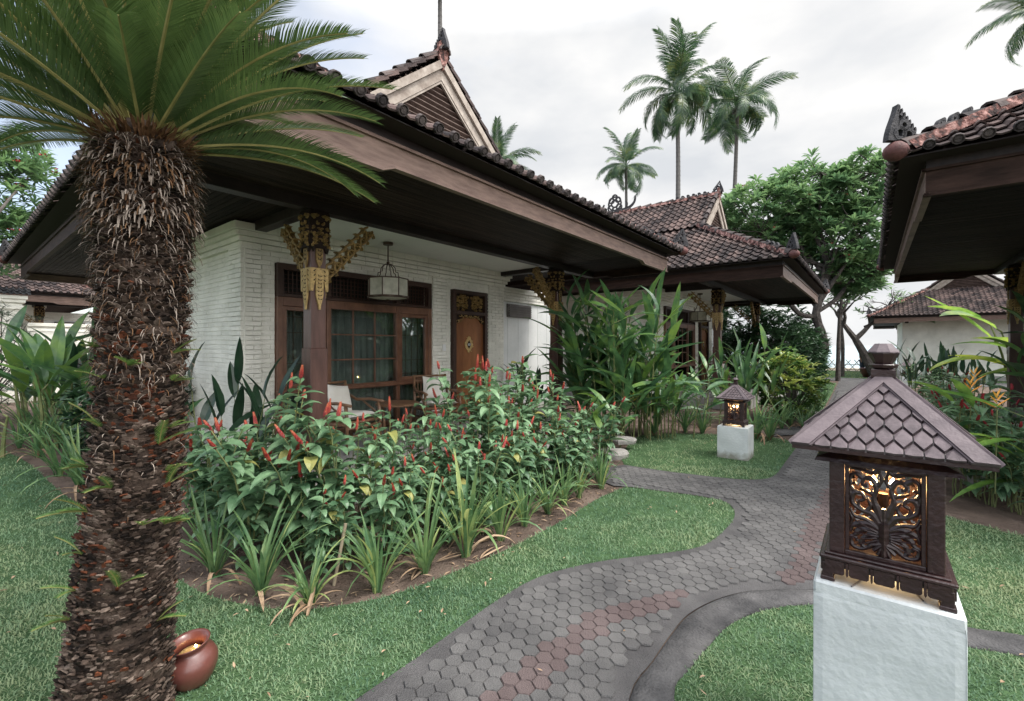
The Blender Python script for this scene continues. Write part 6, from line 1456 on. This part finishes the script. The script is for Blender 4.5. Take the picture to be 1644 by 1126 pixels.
# ------------------------------------------------------------ far left wall, fence, person, stones
gw = thing('garden_wall', 'white brick garden wall with capped pillar at the far left', 'wall', (-14.1, 12.8, 0), YA); m_ = MB()
box(m_, -.17, .17, -.17, .17, 0, 2.9, .5); 
for ex, en, o_ in (((1, 0, 0), (0, -1, 0), (-.17, -.17, 0)), ((0, -1, 0), (-1, 0, 0), (-.17, .17, 0))): bricks(m_, o_, ex, en, .34, 0, 2.62, (), .0, 51)
for z0, z1, p in ((2.62, 2.72, .06), (2.72, 2.80, .03), (2.80, 2.90, .09), (2.90, 3.0, .13)): bbox(m_, -.17-p, .17+p, -.17-p, .17+p, z0, z1, .006)
m_.build('pillar', M['brick'], gw); m_ = MB(); box(m_, .3, 4, -.1, .1, 0, 2.15, .5); bbox(m_, .3, 4.05, -.16, .16, 2.15, 2.25, .01); bbox(m_, .3, 4.0, -.13, .13, 2.0, 2.08, .01); bricks(m_, (.3, -.1, 0), (1, 0, 0), (0, -1, 0), 3.7, 0, 2.0, (), 0, 52)
box(m_, -5, -.2, -.1, .1, 0, 2.6, .5); bricks(m_, (-5, -.1, 0), (1, 0, 0), (0, -1, 0), 4.8, 0, 2.6, (), 0, 53); m_.build('wall_panel', M['brick'], gw)
m_ = MB(); tile_slope(m_, (-.36, -.36, 3.0), (1, 0, 0), (0, .85, .5), lambda t: 0, lambda t: .72, .40, .12, .2); m_.build('pillar_cap', M['horn'], gw)
fc = thing('bamboo_fence', 'low criss-cross bamboo fence along the shore', 'fence', (0, 0, 0)); m_ = MB(); aF = 35.2
for i in range(-46, 46):
    for s in (-1, 1):
        p = UV(aF+.02*s, bb+i*.42); q_ = UV(aF+.02*s, bb+i*.42+s*.55); tube(m_, [(*p, 0), (*q_, .72)], .022, 5, R(.2, .8))
for z in (.12, .42): tube(m_, [(*UV(aF, bb-20), z), (*UV(aF, bb+20), z)], .02, 5)
m_.build('slats', M['cane'], fc)
sd_ = MB(); sd_.add([(*UV(aF+.3, bb-40), .012), (*UV(EDGE, bb-40), .012), (*UV(EDGE, bb+40), .012), (*UV(aF+.3, bb+40), .012)], [(0, 1, 2, 3)]); tag(sd_.build('sand', M['cane']), kind='structure')
# small figure standing beyond the planter
def person():
    D = 25.6; b = ((1384-822)/730*D, D); P = thing('person', 'small far figure in pale blue top and dark trousers standing behind the red planter', 'person', (*b, 0), rad(20)); s = 1.42/1.7
    def skinned(name, pts, edges, rad_, m, par):
        me = bpy.data.meshes.new(name); me.from_pydata([tuple(Vector(p)*s) for p in pts], edges, []); o = bpy.data.objects.new(name, me); COL.objects.link(o); o.parent = par; me.materials.append(m)
        md = o.modifiers.new('skin', 'SKIN'); o.modifiers.new('sub', 'SUBSURF').levels = 1
        for i, r in enumerate(rad_): me.skin_vertices[0].data[i].radius = (r*s, r*s)
        me.skin_vertices[0].data[0].use_root = True; return o
    skinned('body', [(0, 0, .92), (0, 0, 1.15), (0, 0, 1.38), (0, 0, 1.47), (0, -.01, 1.58), (0, -.01, 1.66), (-.19, 0, 1.38), (-.25, -.02, 1.12), (-.24, -.10, .88), (-.24, -.12, .78), (.19, 0, 1.38), (.25, -.02, 1.12), (.24, -.08, .88), (.24, -.09, .78), (-.10, 0, .88), (-.11, -.02, .48), (-.12, 0, .07), (-.12, -.13, .03), (.10, 0, .88), (.11, -.02, .48), (.12, .02, .07), (.13, -.11, .03)],
            [(0, 1), (1, 2), (2, 3), (3, 4), (4, 5), (2, 6), (6, 7), (7, 8), (8, 9), (2, 10), (10, 11), (11, 12), (12, 13), (0, 14), (14, 15), (15, 16), (16, 17), (0, 18), (18, 19), (19, 20), (20, 21)], [.13, .12, .13, .05, .085, .07, .055, .043, .033, .03, .055, .043, .033, .03, .085, .06, .04, .035, .085, .06, .04, .035], M['skin'], P)
    skinned('shirt', [(0, 0, .90), (0, 0, 1.15), (0, 0, 1.38), (0, 0, 1.45), (-.19, 0, 1.38), (-.24, -.01, 1.18), (.19, 0, 1.38), (.24, -.01, 1.18)], [(0, 1), (1, 2), (2, 3), (2, 4), (4, 5), (2, 6), (6, 7)], [.155, .142, .15, .07, .075, .065, .075, .065], M['cloth_blue'], P)
    skinned('trousers', [(0, 0, .95), (-.10, 0, .86), (-.11, -.02, .48), (-.12, 0, .12), (.10, 0, .86), (.11, -.02, .48), (.12, .02, .12)], [(0, 1), (1, 2), (2, 3), (0, 4), (4, 5), (5, 6)], [.14, .105, .08, .065, .105, .08, .065], M['cloth_dark'], P)
    skinned('hair', [(0, .02, 1.62), (0, .01, 1.70)], [(0, 1)], [.09, .07], M['hair'], P)
person()
# stones at the porch corner
for i, (px, py, s, z, lb) in enumerate(((985, 735, .16, .10, 'flat grey stone at the end of the porch, by the path corner'), (1000, 722, .13, .2, 'smaller stone stacked at the end of the porch'), (1298, 668, .15, .1, 'grey stone under the bush by the path'))):
    m_ = MB(); rnd = random.Random(i); vs = []; 
    for zz, q in ((0, 1), (.5, 1.08), (.85, .95), (1, .6)):
        for k in range(9): a = 2*PI*k/9; r_ = s*q*(1+.22*sin(k*2.3+i)); vs.append((r_*cos(a)*1.3, r_*sin(a), zz*s*.75))
    m_.add(vs, [(j*9+k, j*9+(k+1) % 9, (j+1)*9+(k+1) % 9, (j+1)*9+k) for j in range(3) for k in range(9)]+[tuple(27+k for k in range(9))]); o = m_.build('stone', M['stone'], None, False, (*G(px, py), z-.1)); tag(o, lb, 'stone')
